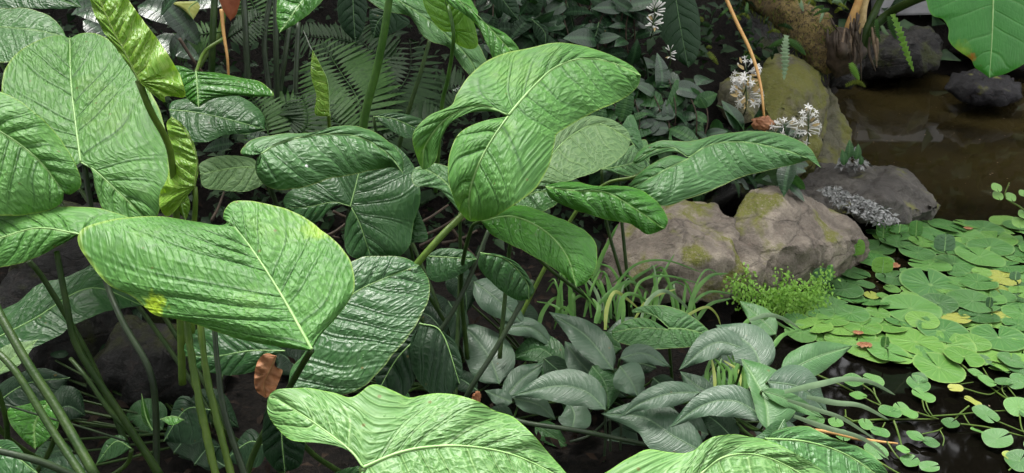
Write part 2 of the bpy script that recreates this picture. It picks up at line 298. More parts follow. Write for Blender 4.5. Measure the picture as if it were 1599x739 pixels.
# ---------------------------------------------------------------- the leaf builder
# A leaf lies on a tilted plane with its own distance, size and slant; rib and margin are given where they are
# seen, the blade is bent, waved and quilted along its own normal direction in space.
def sm01(x): x = np.clip(x, 0, 1); return x * x * (3 - 2 * x)
def leaf(plant, d, n, rib, A, B, la=None, lb=None, mat='bright', N=9, fold=.12, droop=.25, tip=.10, wave=.0, wf=2.5, q=.003, res=1.0,
         label=None, ribw=.003, name='leaf', ribmat='rib', gam=.72, cross=7, lobe_drop=.12, at=None):
    n = np.asarray(n, float); n /= np.linalg.norm(n)
    px = np.asarray(rib, float); base = px[0]
    P0 = P(at[0], at[1], d) if at else P(base[0], base[1], d); k0 = np.dot(n, P0 - C0)
    nr = int(76 * res); nl = int(40 * res); nf = int(34 * res); nv = int(30 * res); q = q * 1.75; bend = N * .11; sv_ = (base[0] * .013) % 6.28
    ribc = crs(px, nr); Lr = clen(ribc); sc = d / F
    rs = np.random.RandomState(abs(hash((round(base[0]), round(base[1]), len(A)))) % 9999)
    VV = []; FF = []; AT = []; off = 0
    def grid(Q, O, phi, qq, lq, sgn):
        nonlocal off
        m = len(Q); v = np.linspace(0, 1, nv) ** .9
        X = Q[:, None, :] * (1 - v[None, :, None]) + O[:, None, :] * v[None, :, None]
        wd = np.linalg.norm(O - Q, axis=1) * sc; wb = np.median(wd)
        vv = np.broadcast_to(v, (m, nv)); ph = phi[:, None]
        ph = ph - bend * vv ** 2.2 * np.clip(1.15 - np.abs(phi[:, None]) / max(N, 1), 0, 1) * np.clip(np.abs(ph), 0, 1) * np.sign(ph + 1e-6)
        ph = ph + .22 * np.sin(2 * math.pi * phi[:, None] / 3.3 + sv_ + sgn) + .05 * np.sin(vv * 7 + phi[:, None] * 2.1 + sv_)
        h = fold * wb * vv * 1.0 - droop * wb * vv ** 2
        h = h - tip * Lr * sc * qq[:, None] ** 2 * (1 + 0 * vv) - lobe_drop * Lr * sc * lq[:, None] ** 2
        h = h + wave * np.sin(2 * math.pi * (wf * phi[:, None] / max(N, 1)) + sgn * 1.3) * vv ** 2
        env = sm01(vv * 6) * (1 - .75 * vv ** 5) * np.clip(wd[:, None] / .03, 0, 1)
        g = np.abs(np.sin(math.pi * ph)) ** .6
        h = h + q * (g - .6) * env * (1.1 - .6 * vv)
        cell = np.floor(ph).astype(int) + 50; po = rs.uniform(0, 1, 400)[cell % 400]
        h = h + .28 * q * (np.abs(np.sin(math.pi * (vv * cross * (wd[:, None] / max(wb, 1e-4)) ** .5 + po + .4 * np.sin(ph * 6.0)))) ** .6 - .6) * env * g
        r = rays(X); den = r @ n
        Z = C0 + r * ((k0 + h) / den)[..., None]
        VV.append(Z.reshape(-1, 3)); AT.append(np.stack([ph, vv, np.broadcast_to(wd[:, None], (m, nv)) * vv], -1).reshape(-1, 3))
        i = np.arange(m - 1)[:, None] * nv + np.arange(nv - 1)[None, :] + off; i = i.ravel()
        fa = np.stack([i, i + 1, i + nv + 1, i + nv], 1)
        if sgn < 0: fa = fa[:, ::-1]
        FF.append(fa); off += m * nv
    for Ol, lob, sg in ((A, la, 1), (B, lb, -1)):
        O = crs(Ol, 500); tt = np.linspace(0, 1, 500); tn = np.gradient(O, axis=0); tn /= np.linalg.norm(tn, axis=1)[:, None] + 1e-9
        wob = (np.sin(tt * 31 + sv_) + .6 * np.sin(tt * 57 + 2 * sv_ + sg) + .4 * np.sin(tt * 101)) * .0022 * Lr * np.sin(math.pi * tt); O = O + np.stack([-tn[:, 1], tn[:, 0]], 1) * wob[:, None]
        u = np.linspace(0, 1, nr)
        if lob is not None:
            lc = crs(lob, nl); tl = np.argmin(np.linalg.norm(O - lc[-1], axis=1)) / 499.
            tl = min(max(tl, .05), .8); Ll = clen(lc); qb = Ll / (Ll + Lr); ul = np.linspace(0, 1, nl)
            nin = max(3, round(N * Ll / Lr * .8))
            grid(lc, samp(O, tl * ul ** .8), ul * nin + .0, 0 * ul, ul, -sg)
            ob = tl + (1 - tl) * qb
            Q = np.vstack([lc[::-1], ribc[1:]]); o = np.r_[ob - (ob - tl) * ul[::-1] ** gam, ob + (1 - ob) * u[1:] ** gam]
            phi = np.r_[-ul[::-1] * nin, u[1:] * N] + .5
            grid(Q, samp(O, o), phi, np.r_[0 * ul, u[1:]], np.r_[ul[::-1], 0 * u[1:]], sg)
        else:
            rd = ribc[min(6, nr - 1)] - base; back = (O - base) @ rd < 0
            t0 = 0.0; i = 1
            while i < 450 and (back[i] or i < 6): i += 1
            t0 = i / 499. if back[3:i].mean() > .5 else .0
            t0 = min(t0, .6); uf = np.linspace(0, 1, nf)[:-1] if t0 > .03 else np.zeros(0)
            Q = np.vstack([np.repeat(base[None], len(uf), 0), ribc]); o = np.r_[uf * t0, t0 + (1 - t0) * u ** gam]
            nfan = N * t0 / (1 - t0) * .8
            phi = np.r_[(uf - 1) * nfan, u * N] + .5
            grid(Q, samp(O, o), phi, np.r_[0 * uf, u], 0 * o, sg)
    VV = np.vstack(VV); AT = np.vstack(AT); FF = np.vstack(FF)
    key = np.round(VV / 4e-5).astype(np.int64); _, idx, inv = np.unique(key, axis=0, return_index=True, return_inverse=True); inv = inv.ravel()
    FF = inv[FF]; faces = []
    for f in FF.tolist():
        g = list(dict.fromkeys(f))
        if len(g) >= 3: faces.append(g)
    Vw = VV[idx]
    o = put(name, mesh(name, Vw - P0, faces, M[mat], True, AT[idx]), plant, P0, label)
    # make normals face the viewer side of the plane
    def ribobj(c, w0, qs, nm):
        r = rays(c); h = -tip * Lr * sc * qs[0] ** 2 - lobe_drop * Lr * sc * qs[1] ** 2 + .0004
        Z = C0 + r * ((k0 + h) / (r @ n))[:, None]
        t = np.linspace(1, .25, len(Z)); v, f = tube(Z, w0 * t * (.5 if nm != 'midrib' else .6), 6, ref=n)
        put(nm, mesh(nm, v - P0, f, M[ribmat]), o, P0)
    if ribw > 0:
        u = np.linspace(0, 1, nr); ribobj(ribc, ribw, (u, 0 * u), 'midrib')
        for l_ in (la, lb):
            if l_ is not None:
                c = crs(l_, nl); ul = np.linspace(0, 1, nl); ribobj(c[:-2], ribw * .8, (0 * ul[:-2], ul[:-2]), 'side_rib')
    return o, P0

def petiole(plant, pts, r, mat='petiole', label=None, warts=.0, name='petiole'):
    """pts: (px, py, depth)"""
    return add_tube(name, [P(*p) for p in pts], r, M[mat], plant, 9, label=label, warts=warts)
def auto_pet(plant, P0, n, foot=None, r=(.004, .006), mat='petiole', rx=0):
    b = wl(plant) if foot is None else np.asarray(foot, float)
    j = np.array([rng.uniform(-.02, .02), rng.uniform(-.02, .02), 0])
    e = b + j; e[2] = b[2] - .01; dz = P0[2] - e[2]; s_ = P0 - np.asarray(n) / np.linalg.norm(n) * .003
    c1 = P0 + np.array([0, .02, -.38 * abs(dz)]); c2 = e + np.array([0, 0, .3 * abs(dz)]); u = np.linspace(0, 1, 7)[:, None]
    bz = (1 - u) ** 3 * s_ + 3 * u * (1 - u) ** 2 * c1 + 3 * u * u * (1 - u) * c2 + u ** 3 * e
    return add_tube('petiole', list(bz), r, M[mat], plant, 7)

# ---------------------------------------------------------------- ground, water
shore_px = [(1560, 1000), (1380, 760), (1290, 690), (1235, 640), (1180, 570), (1150, 500), (1200, 470), (1290, 440), (1345, 400), (1350, 350), (1300, 290), (1235, 240), (1240, 190), (1290, 150), (1310, 128), (1400, 118), (1599, 112), (1900, 112)]
shore = [onz(*p)[:2] for p in shore_px]
poly = np.array(shore + [np.array([9, 5.2]), np.array([9, -6]), np.array([1.2, -6])])
def sdist(x, y):
    """distance to the pond edge, negative inside the pond"""
    x = np.asarray(x, float); y = np.asarray(y, float); D = np.full(x.shape, 1e9); ins = np.zeros(x.shape, bool)
    for i in range(len(poly)):
        a = poly[i]; b = poly[(i + 1) % len(poly)]; ab = b - a; L = ab @ ab
        t = np.clip(((x - a[0]) * ab[0] + (y - a[1]) * ab[1]) / L, 0, 1)
        D = np.minimum(D, np.hypot(x - a[0] - t * ab[0], y - a[1] - t * ab[1]))
        c = ((a[1] > y) != (b[1] > y)) & (x < (b[0] - a[0]) * (y - a[1]) / (b[1] - a[1] + 1e-12) + a[0]); ins ^= c
    return np.where(ins, -D, D)
def gh(x, y):
    x = np.asarray(x, float); y = np.asarray(y, float); s = sdist(x, y)
    land = .05 + .03 * np.sin(3.1 * x + 1) * np.sin(2.7 * y) 
    bank = np.clip(y - 2.75, 0, None) * .62 * sm01((1.55 - x) / .7) + np.clip(y - 5.3, 0, None) * .75
    bank = np.minimum(bank, 5.5 + .3 * np.sin(x))
    h = sm01(s / .16) * (land + bank * sm01(s / .5 + .2)) - .35 * sm01(-s / .3)
    return h
def gz(x, y): return float(gh(np.array([x]), np.array([y]))[0])
def ground():
    ax = lambda c, s, w, far: np.unique(np.r_[np.arange(c - w, c + w, s), np.linspace(-far, c - w, 24), np.linspace(c + w, far, 24)])
    xs = ax(0.6, .05, 3.2, 60); ys = np.unique(np.r_[np.linspace(-60, -.5, 20), np.arange(-.5, 6.8, .05), np.linspace(6.8, 14, 25), np.linspace(14, 60, 14)])
    X, Y = np.meshgrid(xs, ys); Z = gh(X, Y)
    fine = (np.abs(X - .6) < 3.2) & (Y > -.5) & (Y < 6.8)
    for i in range(X.shape[0]):
        for j in range(X.shape[1]):
            if fine[i, j]: Z[i, j] += mn.fractal(Vector((X[i, j] * 3, Y[i, j] * 3, 0)), .8, 2, 5) * .035 * (1 if Y[i, j] < 2.8 else 1.8)
    nx = len(xs); v = np.stack([X, Y, Z], -1).reshape(-1, 3)
    i = (np.arange(len(ys) - 1)[:, None] * nx + np.arange(nx - 1)[None]).ravel()
    f = np.stack([i, i + 1, i + nx + 1, i + nx], 1).tolist()
    tag(put('ground', mesh('ground', v, f, M['soil'])), 'dark bare soil of the planting bed and pond bank', kind='structure')
ground()
wv = [(x, y, 0) for y in np.linspace(-3, 6.2, 24) for x in np.linspace(.15, 8, 24)]
tag(put('water', mesh('water', wv, [(r * 24 + c, r * 24 + c + 1, r * 24 + c + 25, r * 24 + c + 24) for r in range(23) for c in range(23)], M['water'])), 'still murky brown pond water', kind='structure')

# ---------------------------------------------------------------- rocks
def rock(name, pts, mat, label, amp=.02, seed=0, size=.022, facet=.5, cat='rock', group=None, world=None, freq=3.0, parent=None):
    P3 = [P(*p) for p in pts] if world is None else [np.asarray(w, float) for w in world]
    bm = bmesh.new()
    for p in P3: bm.verts.new(V(p))
    r = bmesh.ops.convex_hull(bm, input=bm.verts)
    bmesh.ops.delete(bm, geom=[g for g in set(r['geom_interior'] + r['geom_unused']) if isinstance(g, bmesh.types.BMVert)], context='VERTS')
    bmesh.ops.triangulate(bm, faces=bm.faces)
    for it in range(7):
        es = [e for e in bm.edges if e.calc_length() > size]
        if not es or len(bm.faces) > 22000: break
        bmesh.ops.subdivide_edges(bm, edges=es, cuts=1); bmesh.ops.triangulate(bm, faces=bm.faces)
        if it < 3: bmesh.ops.smooth_vert(bm, verts=bm.verts, factor=.02, use_axis_x=True, use_axis_y=True, use_axis_z=True)
    bm.normal_update(); o = Vector((seed * 3.7, seed * 1.3, seed)); sc = freq; sh = Matrix.Rotation(.5 + seed, 3, 'Y')
    for v in bm.verts:
        c = v.co * sc + o; c = c + Vector((mn.noise(c), mn.noise(c + o), 0)) * .25
        a = mn.hetero_terrain(c * 1.2, .8, 2.1, 6, .6) * .5
        d1, p_ = mn.voronoi(c * 1.5); cellh = mn.noise(p_[0] * 7.3) ; ridge = min(d1[1] - d1[0], .12) / .12
        q_ = sh @ v.co; strata = abs(math.sin(q_.z * 38 + 3 * mn.noise(c)))
        f = mn.fractal(v.co * 22 + o, .6, 2.2, 4)
        v.co += v.normal * (amp * (a - .5) * .45 + amp * 1.3 * facet * (.9 * cellh * ridge + .55 * (ridge - 1)) + amp * .14 * strata + .009 * f * (size / .022))
    cen = np.mean(P3, axis=0); cen[2] = min(p[2] for p in P3)
    for v in bm.verts: v.co -= V(cen)
    me = bpy.data.meshes.new(name); bm.to_mesh(me); bm.free()
    me.polygons.foreach_set('use_smooth', [True] * len(me.polygons)); me.materials.append(M[mat])
    ob = put(name, me, parent, cen)
    if parent is None: tag(ob, label, cat, group)
    return ob
def W_(x, y, z): return onz(x, y, z)
def hull_px(front, back, df, db):
    return [(x, y, df) for x, y in front] + [(x, y, db) for x, y in back]
rock('rock', [(940, 392, 2.45), (980, 335, 2.55), (1040, 312, 2.62), (1110, 318, 2.6), (1150, 340, 2.5), (1170, 420, 2.36), (1130, 472, 2.34), (1060, 470, 2.3), (960, 470, 2.35), (930, 440, 2.5), (1000, 330, 2.95), (1100, 330, 2.9), (1130, 400, 2.3), (1010, 420, 2.26), (1050, 350, 2.38)], 'rock_tan', 'tan grey boulder with flat face behind the strap leaves at the water edge', .028, 1)
rock('rock', [(1140, 455, 2.36), (1120, 400, 2.42), (1150, 330, 2.52), (1170, 300, 2.62), (1205, 286, 2.68), (1235, 293, 2.68), (1290, 322, 2.74), (1340, 352, 2.78), (1356, 372, 2.78), (1338, 386, 2.72), (1300, 415, 2.62), (1240, 425, 2.5), (1180, 450, 2.4), (1140, 470, 2.45), (1230, 385, 2.4), (1215, 320, 2.55), (1180, 300, 3.0), (1300, 330, 3.05), (1350, 420, 2.95), (1300, 440, 2.75)], 'rock_tan', 'long tan and pink boulder sloping down to the lily pads, moss on its left end', .03, 2)
rock('rock', [(1195, 292, 3.5), (1165, 215, 3.45), (1180, 130, 3.42), (1200, 92, 3.5), (1240, 84, 3.55), (1275, 110, 3.5), (1292, 150, 3.45), (1286, 200, 3.4), (1268, 250, 3.35), (1235, 290, 3.35), (1200, 180, 3.25), (1240, 140, 3.3), (1210, 100, 3.9), (1270, 130, 3.9), (1280, 230, 3.8)], 'rock_moss', 'tall rounded yellow green mossy boulder under the leaning trunk', .03, 3)
rock('rock', [(1262, 150, 3.62), (1292, 140, 3.68), (1310, 172, 3.66), (1330, 205, 3.6), (1328, 235, 3.55), (1300, 265, 3.5), (1270, 290, 3.45), (1240, 300, 3.4), (1255, 220, 3.6), (1300, 160, 4.0), (1320, 240, 3.9), (1290, 285, 3.75)], 'rock_moss', 'mossy boulder standing in the water right of the rounded mossy one', .035, 4)
rock('rock', [(1240, 300, 3.25), (1275, 255, 3.4), (1308, 255, 3.42), (1340, 264, 3.35), (1385, 262, 3.3), (1412, 263, 3.28), (1432, 280, 3.22), (1445, 300, 3.18), (1467, 318, 3.16), (1462, 330, 3.1), (1430, 344, 3.06), (1400, 352, 3.02), (1350, 345, 3.0), (1290, 330, 3.05), (1380, 310, 2.98), (1320, 270, 3.7), (1420, 275, 3.6), (1450, 330, 3.4), (1440, 355, 3.3)], 'rock_grey', 'grey angular rock with a pointed right end low in the water', .03, 5, facet=.7)
rock('rock', [(945, 195, 2.95), (950, 165, 3.0), (975, 148, 3.05), (1005, 150, 3.05), (1022, 170, 3.02), (1028, 200, 2.98), (1015, 218, 2.95), (970, 222, 2.92), (985, 180, 2.86), (985, 160, 3.3), (1010, 210, 3.3)], 'rock_grey', 'small rounded grey stone behind the twisted leaf and under the shrub', .02, 6)
rock('rock', [(1085, 330, 2.78), (1130, 270, 2.9), (1190, 260, 3.0), (1200, 320, 2.9), (1100, 350, 2.8), (1150, 300, 2.7), (1150, 250, 3.3), (1080, 300, 3.2)], 'rock_dark', 'dark wet rock in the gap above the two tan boulders', .02, 7)
rock('rock', [(1080, 110, 4.20), (1110, 30, 4.30), (1180, 5, 4.30), (1240, 20, 4.30), (1230, 90, 4.10), (1150, 130, 4.10), (1150, 60, 4.00), (1150, 40, 4.80), (1220, 70, 4.70)], 'rock_dark', 'dark mossy bank rock left of the leaning trunk', .04, 8)
rock('rock', [(1085, 225, 3.2), (1120, 195, 3.25), (1170, 200, 3.3), (1190, 240, 3.2), (1130, 255, 3.1), (1130, 210, 3.7), (1180, 230, 3.7)], 'rock_dark', 'dark stone beneath the white flowers', .02, 14)
rock('rock', [(1125, 130, 3.3), (1150, 112, 3.35), (1175, 118, 3.35), (1190, 150, 3.3), (1180, 190, 3.25), (1140, 195, 3.2), (1120, 165, 3.25), (1150, 150, 3.15), (1160, 120, 3.7), (1170, 190, 3.6)], 'rock_moss', 'yellowish mossy stone behind the white flower head', .02, 15)
# far side of the pond
rock('rock', [(1325, 118, 5.3), (1340, 60, 5.4), (1370, 48, 5.4), (1450, 45, 5.3), (1470, 60, 5.2), (1462, 110, 5.15), (1390, 122, 5.1), (1400, 80, 5.05), (1400, 60, 5.9), (1460, 100, 5.8)], 'rock_dark', 'black wet rock at the far pond edge under the pale ledge', .04, 9, size=.05)
rock('rock', [(1470, 138, 4.75), (1490, 115, 4.85), (1520, 108, 4.85), (1555, 116, 4.8), (1590, 128, 4.75), (1600, 152, 4.6), (1560, 165, 4.58), (1500, 160, 4.62), (1530, 135, 4.55), (1530, 120, 5.1), (1590, 140, 5.1)], 'rock_purple', 'dim lilac grey rock barely above the water below the big smooth leaf', .03, 10, size=.05)
rock('rock', [(1480, 80, 5.6), (1520, 30, 5.7), (1620, 20, 5.7), (1640, 110, 5.4), (1560, 110, 5.4), (1550, 50, 5.3), (1580, 60, 6.3)], 'rock_dark', 'dark rock at the right behind the big smooth leaf', .05, 11, size=.06)
rock('rock', [(1300, 85, 4.7), (1330, 70, 4.9), (1345, 100, 4.85), (1330, 132, 4.7), (1295, 140, 4.6), (1310, 100, 4.5), (1320, 100, 5.2)], 'rock_dark', 'black stone behind the hanging aerial roots', .03, 12, size=.05)
for i, (a, b) in enumerate([((180, 480), .22), ((90, 560), .16), ((250, 600), .12)]):
    c = onz(a[0], a[1], .08)
    rock('rock', None, 'rock_dark', ['large dark rock in the shade under the foreground leaf', 'low dark stone behind the lower left stalks', 'small dark stone on the shaded soil'][i], .03, 20 + i,
         world=[c + np.array(v) * b * 1.2 for v in [(-1, -.6, -.4), (1, -.7, -.4), (1.1, .7, -.4), (-1, .8, -.4), (-.7, -.4, .8), (.6, -.5, 1.0), (.8, .4, .9), (-.6, .5, 1.1), (0, -.9, .3), (1.2, 0, .2), (-1.2, 0, .3)]])
# far ledge, mossy lip of the far bank
a = P(1385, 4, 5.55); b = P(1500, 2, 5.55)
bm = bmesh.new(); w = V(b - a)
vs = []
for (dy, dz) in ((0, -.09), (0, .05), (.5, .05), (.5, -.09)):
    for t in (-.1, 1.2): vs.append(bm.verts.new(V(a) + w * t + Vector((0, dy, dz))))
for k in range(4): bm.faces.new((vs[2 * k], vs[2 * k + 1], vs[(2 * k + 3) % 8], vs[(2 * k + 2) % 8]))
bm.faces.new([vs[i] for i in (0, 2, 4, 6)]); bm.faces.new([vs[i] for i in (7, 5, 3, 1)])
bmesh.ops.recalc_face_normals(bm, faces=bm.faces); bmesh.ops.bevel(bm, geom=bm.edges, offset=.012, segments=2, affect='EDGES')
me = bpy.data.meshes.new('ledge'); bm.to_mesh(me); bm.free(); me.materials.append(M['ledge'])
tag(put('stone_ledge', me), 'pale grey stone ledge at the far side of the pond', 'ledge')

# ---------------------------------------------------------------- generic small leaf meshes
def add_spot(ob, px, py, rx, col, soft=.5):
    # a stain of its own colour on one leaf: rx in metres round the leaf point seen at px, py
    me = ob.data; w0 = wl(ob); co = np.empty(len(me.vertices) * 3); me.vertices.foreach_get('co', co); co = co.reshape(-1, 3) + w0
    rel = co - C0; dd = rel @ fw; sx = CX + F * (rel @ rt) / dd; sy = CY - F * (rel @ up_) / dd; k = int(np.argmin((sx - px) ** 2 + (sy - py) ** 2)); c = co[k] - w0
    m = me.materials[0].copy(); m.name = me.materials[0].name + ' stained'; me.materials[0] = m; t = m.node_tree; b = t.nodes['Principled BSDF']; src = b.inputs['Base Color'].links[0].from_socket
    tc = t.nodes.new('ShaderNodeTexCoord'); nz = t.nodes.new('ShaderNodeTexNoise'); nz.inputs['Scale'].default_value = 2.2 / rx; t.links.new(tc.outputs['Object'], nz.inputs['Vector'])
    dn = t.nodes.new('ShaderNodeVectorMath'); dn.operation = 'DISTANCE'; t.links.new(tc.outputs['Object'], dn.inputs[0]); dn.inputs[1].default_value = tuple(c)
    ad = t.nodes.new('ShaderNodeMath'); ad.operation = 'MULTIPLY_ADD'; t.links.new(nz.outputs['Fac'], ad.inputs[0]); ad.inputs[1].default_value = rx * 1.6; t.links.new(dn.outputs['Value'], ad.inputs[2])
    mr = t.nodes.new('ShaderNodeMapRange'); t.links.new(ad.outputs[0], mr.inputs[0]); mr.inputs[1].default_value = rx * (1.8 - soft); mr.inputs[2].default_value = rx * 1.9; mr.inputs[3].default_value = 1; mr.inputs[4].default_value = 0
    mx = t.nodes.new('ShaderNodeMix'); mx.data_type = 'RGBA'; t.links.new(mr.outputs[0], mx.inputs[0]); t.links.new(src, mx.inputs[6]); mx.inputs[7].default_value = tuple(col) + (1,); t.links.new(mx.outputs[2], b.inputs['Base Color'])
def lens(name, L=1, Wd=.35, mat=None, fold=.25, droop=.2, seg=5, notch=0.0, cup=0):
    """a pointed leaf from the origin along +Y, folded along the midrib, tip drooping"""
    v = []; f = []; at = []
    for i in range(seg + 1):
        t = i / seg; w = Wd * (math.sin(math.pi * t ** .8) ** .75 if 0 < t < 1 else .02); y = t * L; z = -droop * L * t * t
        for k, s_ in enumerate((-1, -.5, 0, .5, 1)):
            v.append((s_ * w, y - notch * abs(s_) * w * (1 - t), z + fold * abs(s_) * w - .12 * w * (abs(s_) == 1))); at.append((t * 8, abs(s_) * .9, abs(s_) * w * .05))
    for i in range(seg):
        for k in range(4): a = i * 5 + k; f.append((a, a + 1, a + 6, a + 5))
    return mesh(name, v, f, mat, True, at)
def basis(yv, nv):
    y = Vector(yv).normalized(); x = y.cross(Vector(nv)).normalized(); z = x.cross(y); return Matrix((x, y, z)).transposed().to_4x4()
def inst(name, me, parent, world, yv, nv, s, label=None):
    o = bpy.data.objects.new(name, me); COL.objects.link(o)
    w = np.asarray(world, float); pl = wl(parent) if parent is not None else np.zeros(3); o.parent = parent
    o.matrix_basis = Matrix.Translation(V(w - pl)) @ basis(yv, nv) @ Matrix.Diagonal((s, s, s, 1)); o['wl'] = [float(c) for c in w]
    if label: o['label'] = label
    return o
def gplant(name, px, py, z, label, cat, group=None, ground_snap=True):
    w = onz(px, py, z)
    if ground_snap: w[2] = gz(w[0], w[1])
    return empty(name, w, label, cat, group)
def foot(x, y, label, cat='plant', name='aroid_plant', group=None):
    return empty(name, (x, y, gz(x, y)), label, cat, group)

# ---------------------------------------------------------------- the big leaved plants
G_ = 'big arrow leaved plants in the bed'
UPN = (0, -.5, .86)
pl_left = foot(-.62, 1.42, 'large quilted leaf plant at the left edge with a tall heart leaf', 'leafy plant')
pl_front = foot(-.30, 1.28, 'plant carrying the huge bright heart leaf in the left foreground', 'leafy plant')
pl_low = foot(-.02, 1.15, 'plant with the broad wavy leaf at the bottom centre', 'leafy plant')
pl_lowr = foot(.42, 1.1, 'plant with the speckled leaf at the bottom right of the bed', 'leafy plant')
pl_mid = foot(-.15, 1.85, 'plant with the silvery drooping leaf in the middle left', 'leafy plant')
pl_twist = foot(-.12, 1.55, 'plant holding the twisted bright leaf high in the centre', 'leafy plant')
pl_right = foot(.35, 1.95, 'plant whose folded leaves reach right over the tan boulders', 'leafy plant')
pl_lime = foot(-.52, 1.62, 'plant with the upright lime coloured new leaf', 'leafy plant')
pl_back = foot(-.75, 2.45, 'plant with the dark lobed leaf beneath a pale green one, behind the lime leaf', 'leafy plant')
pl_top = foot(-.05, 2.35, 'tall plant whose leaves show yellow green undersides at the top centre', 'leafy plant')
pl_shade = foot(-1.02, 1.2, 'low shaded plant with the wide dark leaf behind the lower left stalks', 'leafy plant')

# --- left heart
n = (.12, -.52, .85)
leaf(pl_left, 1.62, n, [(126, 253), (119, 200), (111, 130), (109, 57)],
     [(125, 253), (105, 268), (70, 275), (35, 245), (10, 190), (2, 135), (14, 98), (40, 73), (75, 58), (97, 56), (109, 60)],
     [(127, 254), (143, 262), (150, 300), (170, 336), (232, 350), (252, 320), (264, 280), (262, 225), (246, 165), (212, 108), (185, 74), (155, 54), (128, 52), (109, 60)],
     lb=[(127, 254), (150, 268), (190, 305), (232, 345)], mat='bright', N=7, fold=.15, droop=.22, q=.0034, wave=.004, label='tall heart shaped quilted leaf with pale midrib', res=1.25, ribw=.0045)
leaf(pl_left, 1.42, (.2, -.6, .72), [(-75, 180), (-10, 200), (55, 245), (100, 300)],
     [(-75, 180), (-60, 140), (-10, 140), (45, 168), (98, 222), (127, 282), (112, 303), (100, 302)],
     [(-75, 180), (-90, 250), (-40, 325), (20, 337), (70, 330), (95, 318), (100, 302)], N=8, fold=.3, droop=.5, q=.004, mat='bright', wave=.006, label='crinkled leaf cut by the left edge', tip=.15)
o_, p_ = leaf(pl_left, 1.98, (-.1, -.4, .9), [(-70, 40), (0, 42), (60, 48), (103, 58)],
     [(-70, 40), (-40, 14), (0, 14), (40, 13), (75, 24), (95, 42), (103, 58)], [(-70, 40), (-60, 90), (0, 97), (40, 95), (80, 80), (103, 58)], N=7, mat='silver', q=.002, label='smooth leaf at the upper left edge')
auto_pet(pl_left, p_, (0, 0, 1))
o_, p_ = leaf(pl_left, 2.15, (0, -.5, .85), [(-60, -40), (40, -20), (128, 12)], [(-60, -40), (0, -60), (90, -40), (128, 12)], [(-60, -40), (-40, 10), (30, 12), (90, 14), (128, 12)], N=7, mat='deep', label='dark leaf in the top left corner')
auto_pet(pl_left, p_, (0, 0, 1))
leaf(pl_left, 1.38, (0, -.42, .9), [(125, 366), (60, 356), (0, 372), (-50, 385)],
     [(125, 366), (160, 372), (205, 360), (205, 342), (165, 328), (125, 323), (60, 324), (10, 331), (-35, 345), (-50, 385)],
     [(125, 366), (92, 384), (50, 405), (5, 417), (-30, 415), (-50, 385)], N=7, fold=.05, droop=.35, q=.003, mat='bright', label='pale bright leaf behind the big foreground leaf', tip=.05)
petiole(pl_left, [(88, 392, 1.42), (105, 480, 1.44), (122, 545, 1.46), (190, 650, 1.5), (252, 745, 1.55)], (.005, .0075))
petiole(pl_left, [(132, 258, 1.63), (138, 300, 1.64), (160, 420, 1.66), (190, 500, 1.62), (232, 575, 1.6), (243, 640, 1.62), (244, 745, 1.65)], (.0055, .007), 'petiole_dark')
petiole(pl_left, [(-40, 300, 1.35), (-20, 440, 1.25), (30, 545, 1.2), (90, 640, 1.17), (150, 745, 1.13)], (.0055, .007))
petiole(pl_left, [(45, 408, 1.5), (72, 442, 1.53), (140, 560, 1.6), (200, 700, 1.65)], (.005, .006))
petiole(pl_shade, [(-30, 530, 1.12), (20, 575, 1.1), (80, 670, 1.08), (140, 760, 1.05)], (.0045, .0055))
petiole(pl_shade, [(-20, 700, 1.0), (60, 720, 1.02), (120, 745, 1.05)], (.004, .005), 'petiole_dark')
petiole(pl_shade, [(8, 632, 1.3), (60, 648, 1.32), (130, 668, 1.35), (200, 690, 1.4)], (.0018, .002), 'petiole_dark', name='runner')
# --- foreground heart
big_heart, _ = leaf(pl_front, 1.22, (.08, -.52, .85), [(487, 546), (440, 462), (402, 402), (376, 366), (358, 345)],
     [(485, 548), (430, 541), (381, 531), (330, 516), (290, 502), (250, 494), (235, 487), (208, 465), (170, 445), (140, 410), (124, 384), (122, 366), (138, 352), (190, 341), (250, 338), (310, 347), (345, 352), (358, 345)],
     [(488, 545), (500, 524), (524, 498), (547, 466), (554, 438), (546, 405), (522, 376), (482, 344), (445, 326), (405, 316), (368, 314), (352, 326), (349, 342), (358, 345)],
     N=8, fold=.1, droop=.28, q=.003, wave=.006, wf=1.6, res=1.7, mat='bright', cross=9, label='huge bright heart leaf with curving side veins and a yellow lower edge', ribw=.0045, tip=.02, at=(400, 440))
petiole(pl_front, [(486, 548, 1.24), (478, 560, 1.27), (455, 600, 1.33), (400, 700, 1.4), (380, 760, 1.42)], (.005, .006), 'petiole')
petiole(pl_front, [(290, 470, 1.32), (296, 540, 1.31), (310, 620, 1.3), (325, 690, 1.3), (342, 760, 1.3)], (.0055, .0065), 'petiole_lime', warts=.18)
petiole(pl_front, [(312, 500, 1.36), (322, 580, 1.34), (340, 660, 1.33), (366, 760, 1.32)], (.005, .0065), 'petiole_lime', warts=.18)
petiole(pl_front, [(334, 500, 1.39), (340, 570, 1.38), (352, 650, 1.37), (392, 770, 1.36)], (.004, .006), 'petiole_dark', warts=.1)
leaf(pl_front, 1.48, (-.12, -.66, .74), [(452, 602), (485, 545), (515, 490), (556, 456), (600, 435), (655, 414)],
     [(450, 602), (455, 575), (480, 545), (508, 480), (520, 435), (555, 405), (600, 400), (630, 402), (655, 414)],
     [(452, 604), (446, 610), (480, 616), (530, 617), (565, 606), (592, 580), (640, 522), (667, 474), (670, 440), (655, 414)],
     N=8, fold=.12, droop=.3, q=.0042, mat='dull', cross=5, label='dull green quilted leaf tucked beneath the huge heart leaf', res=1.2, gam=.62)
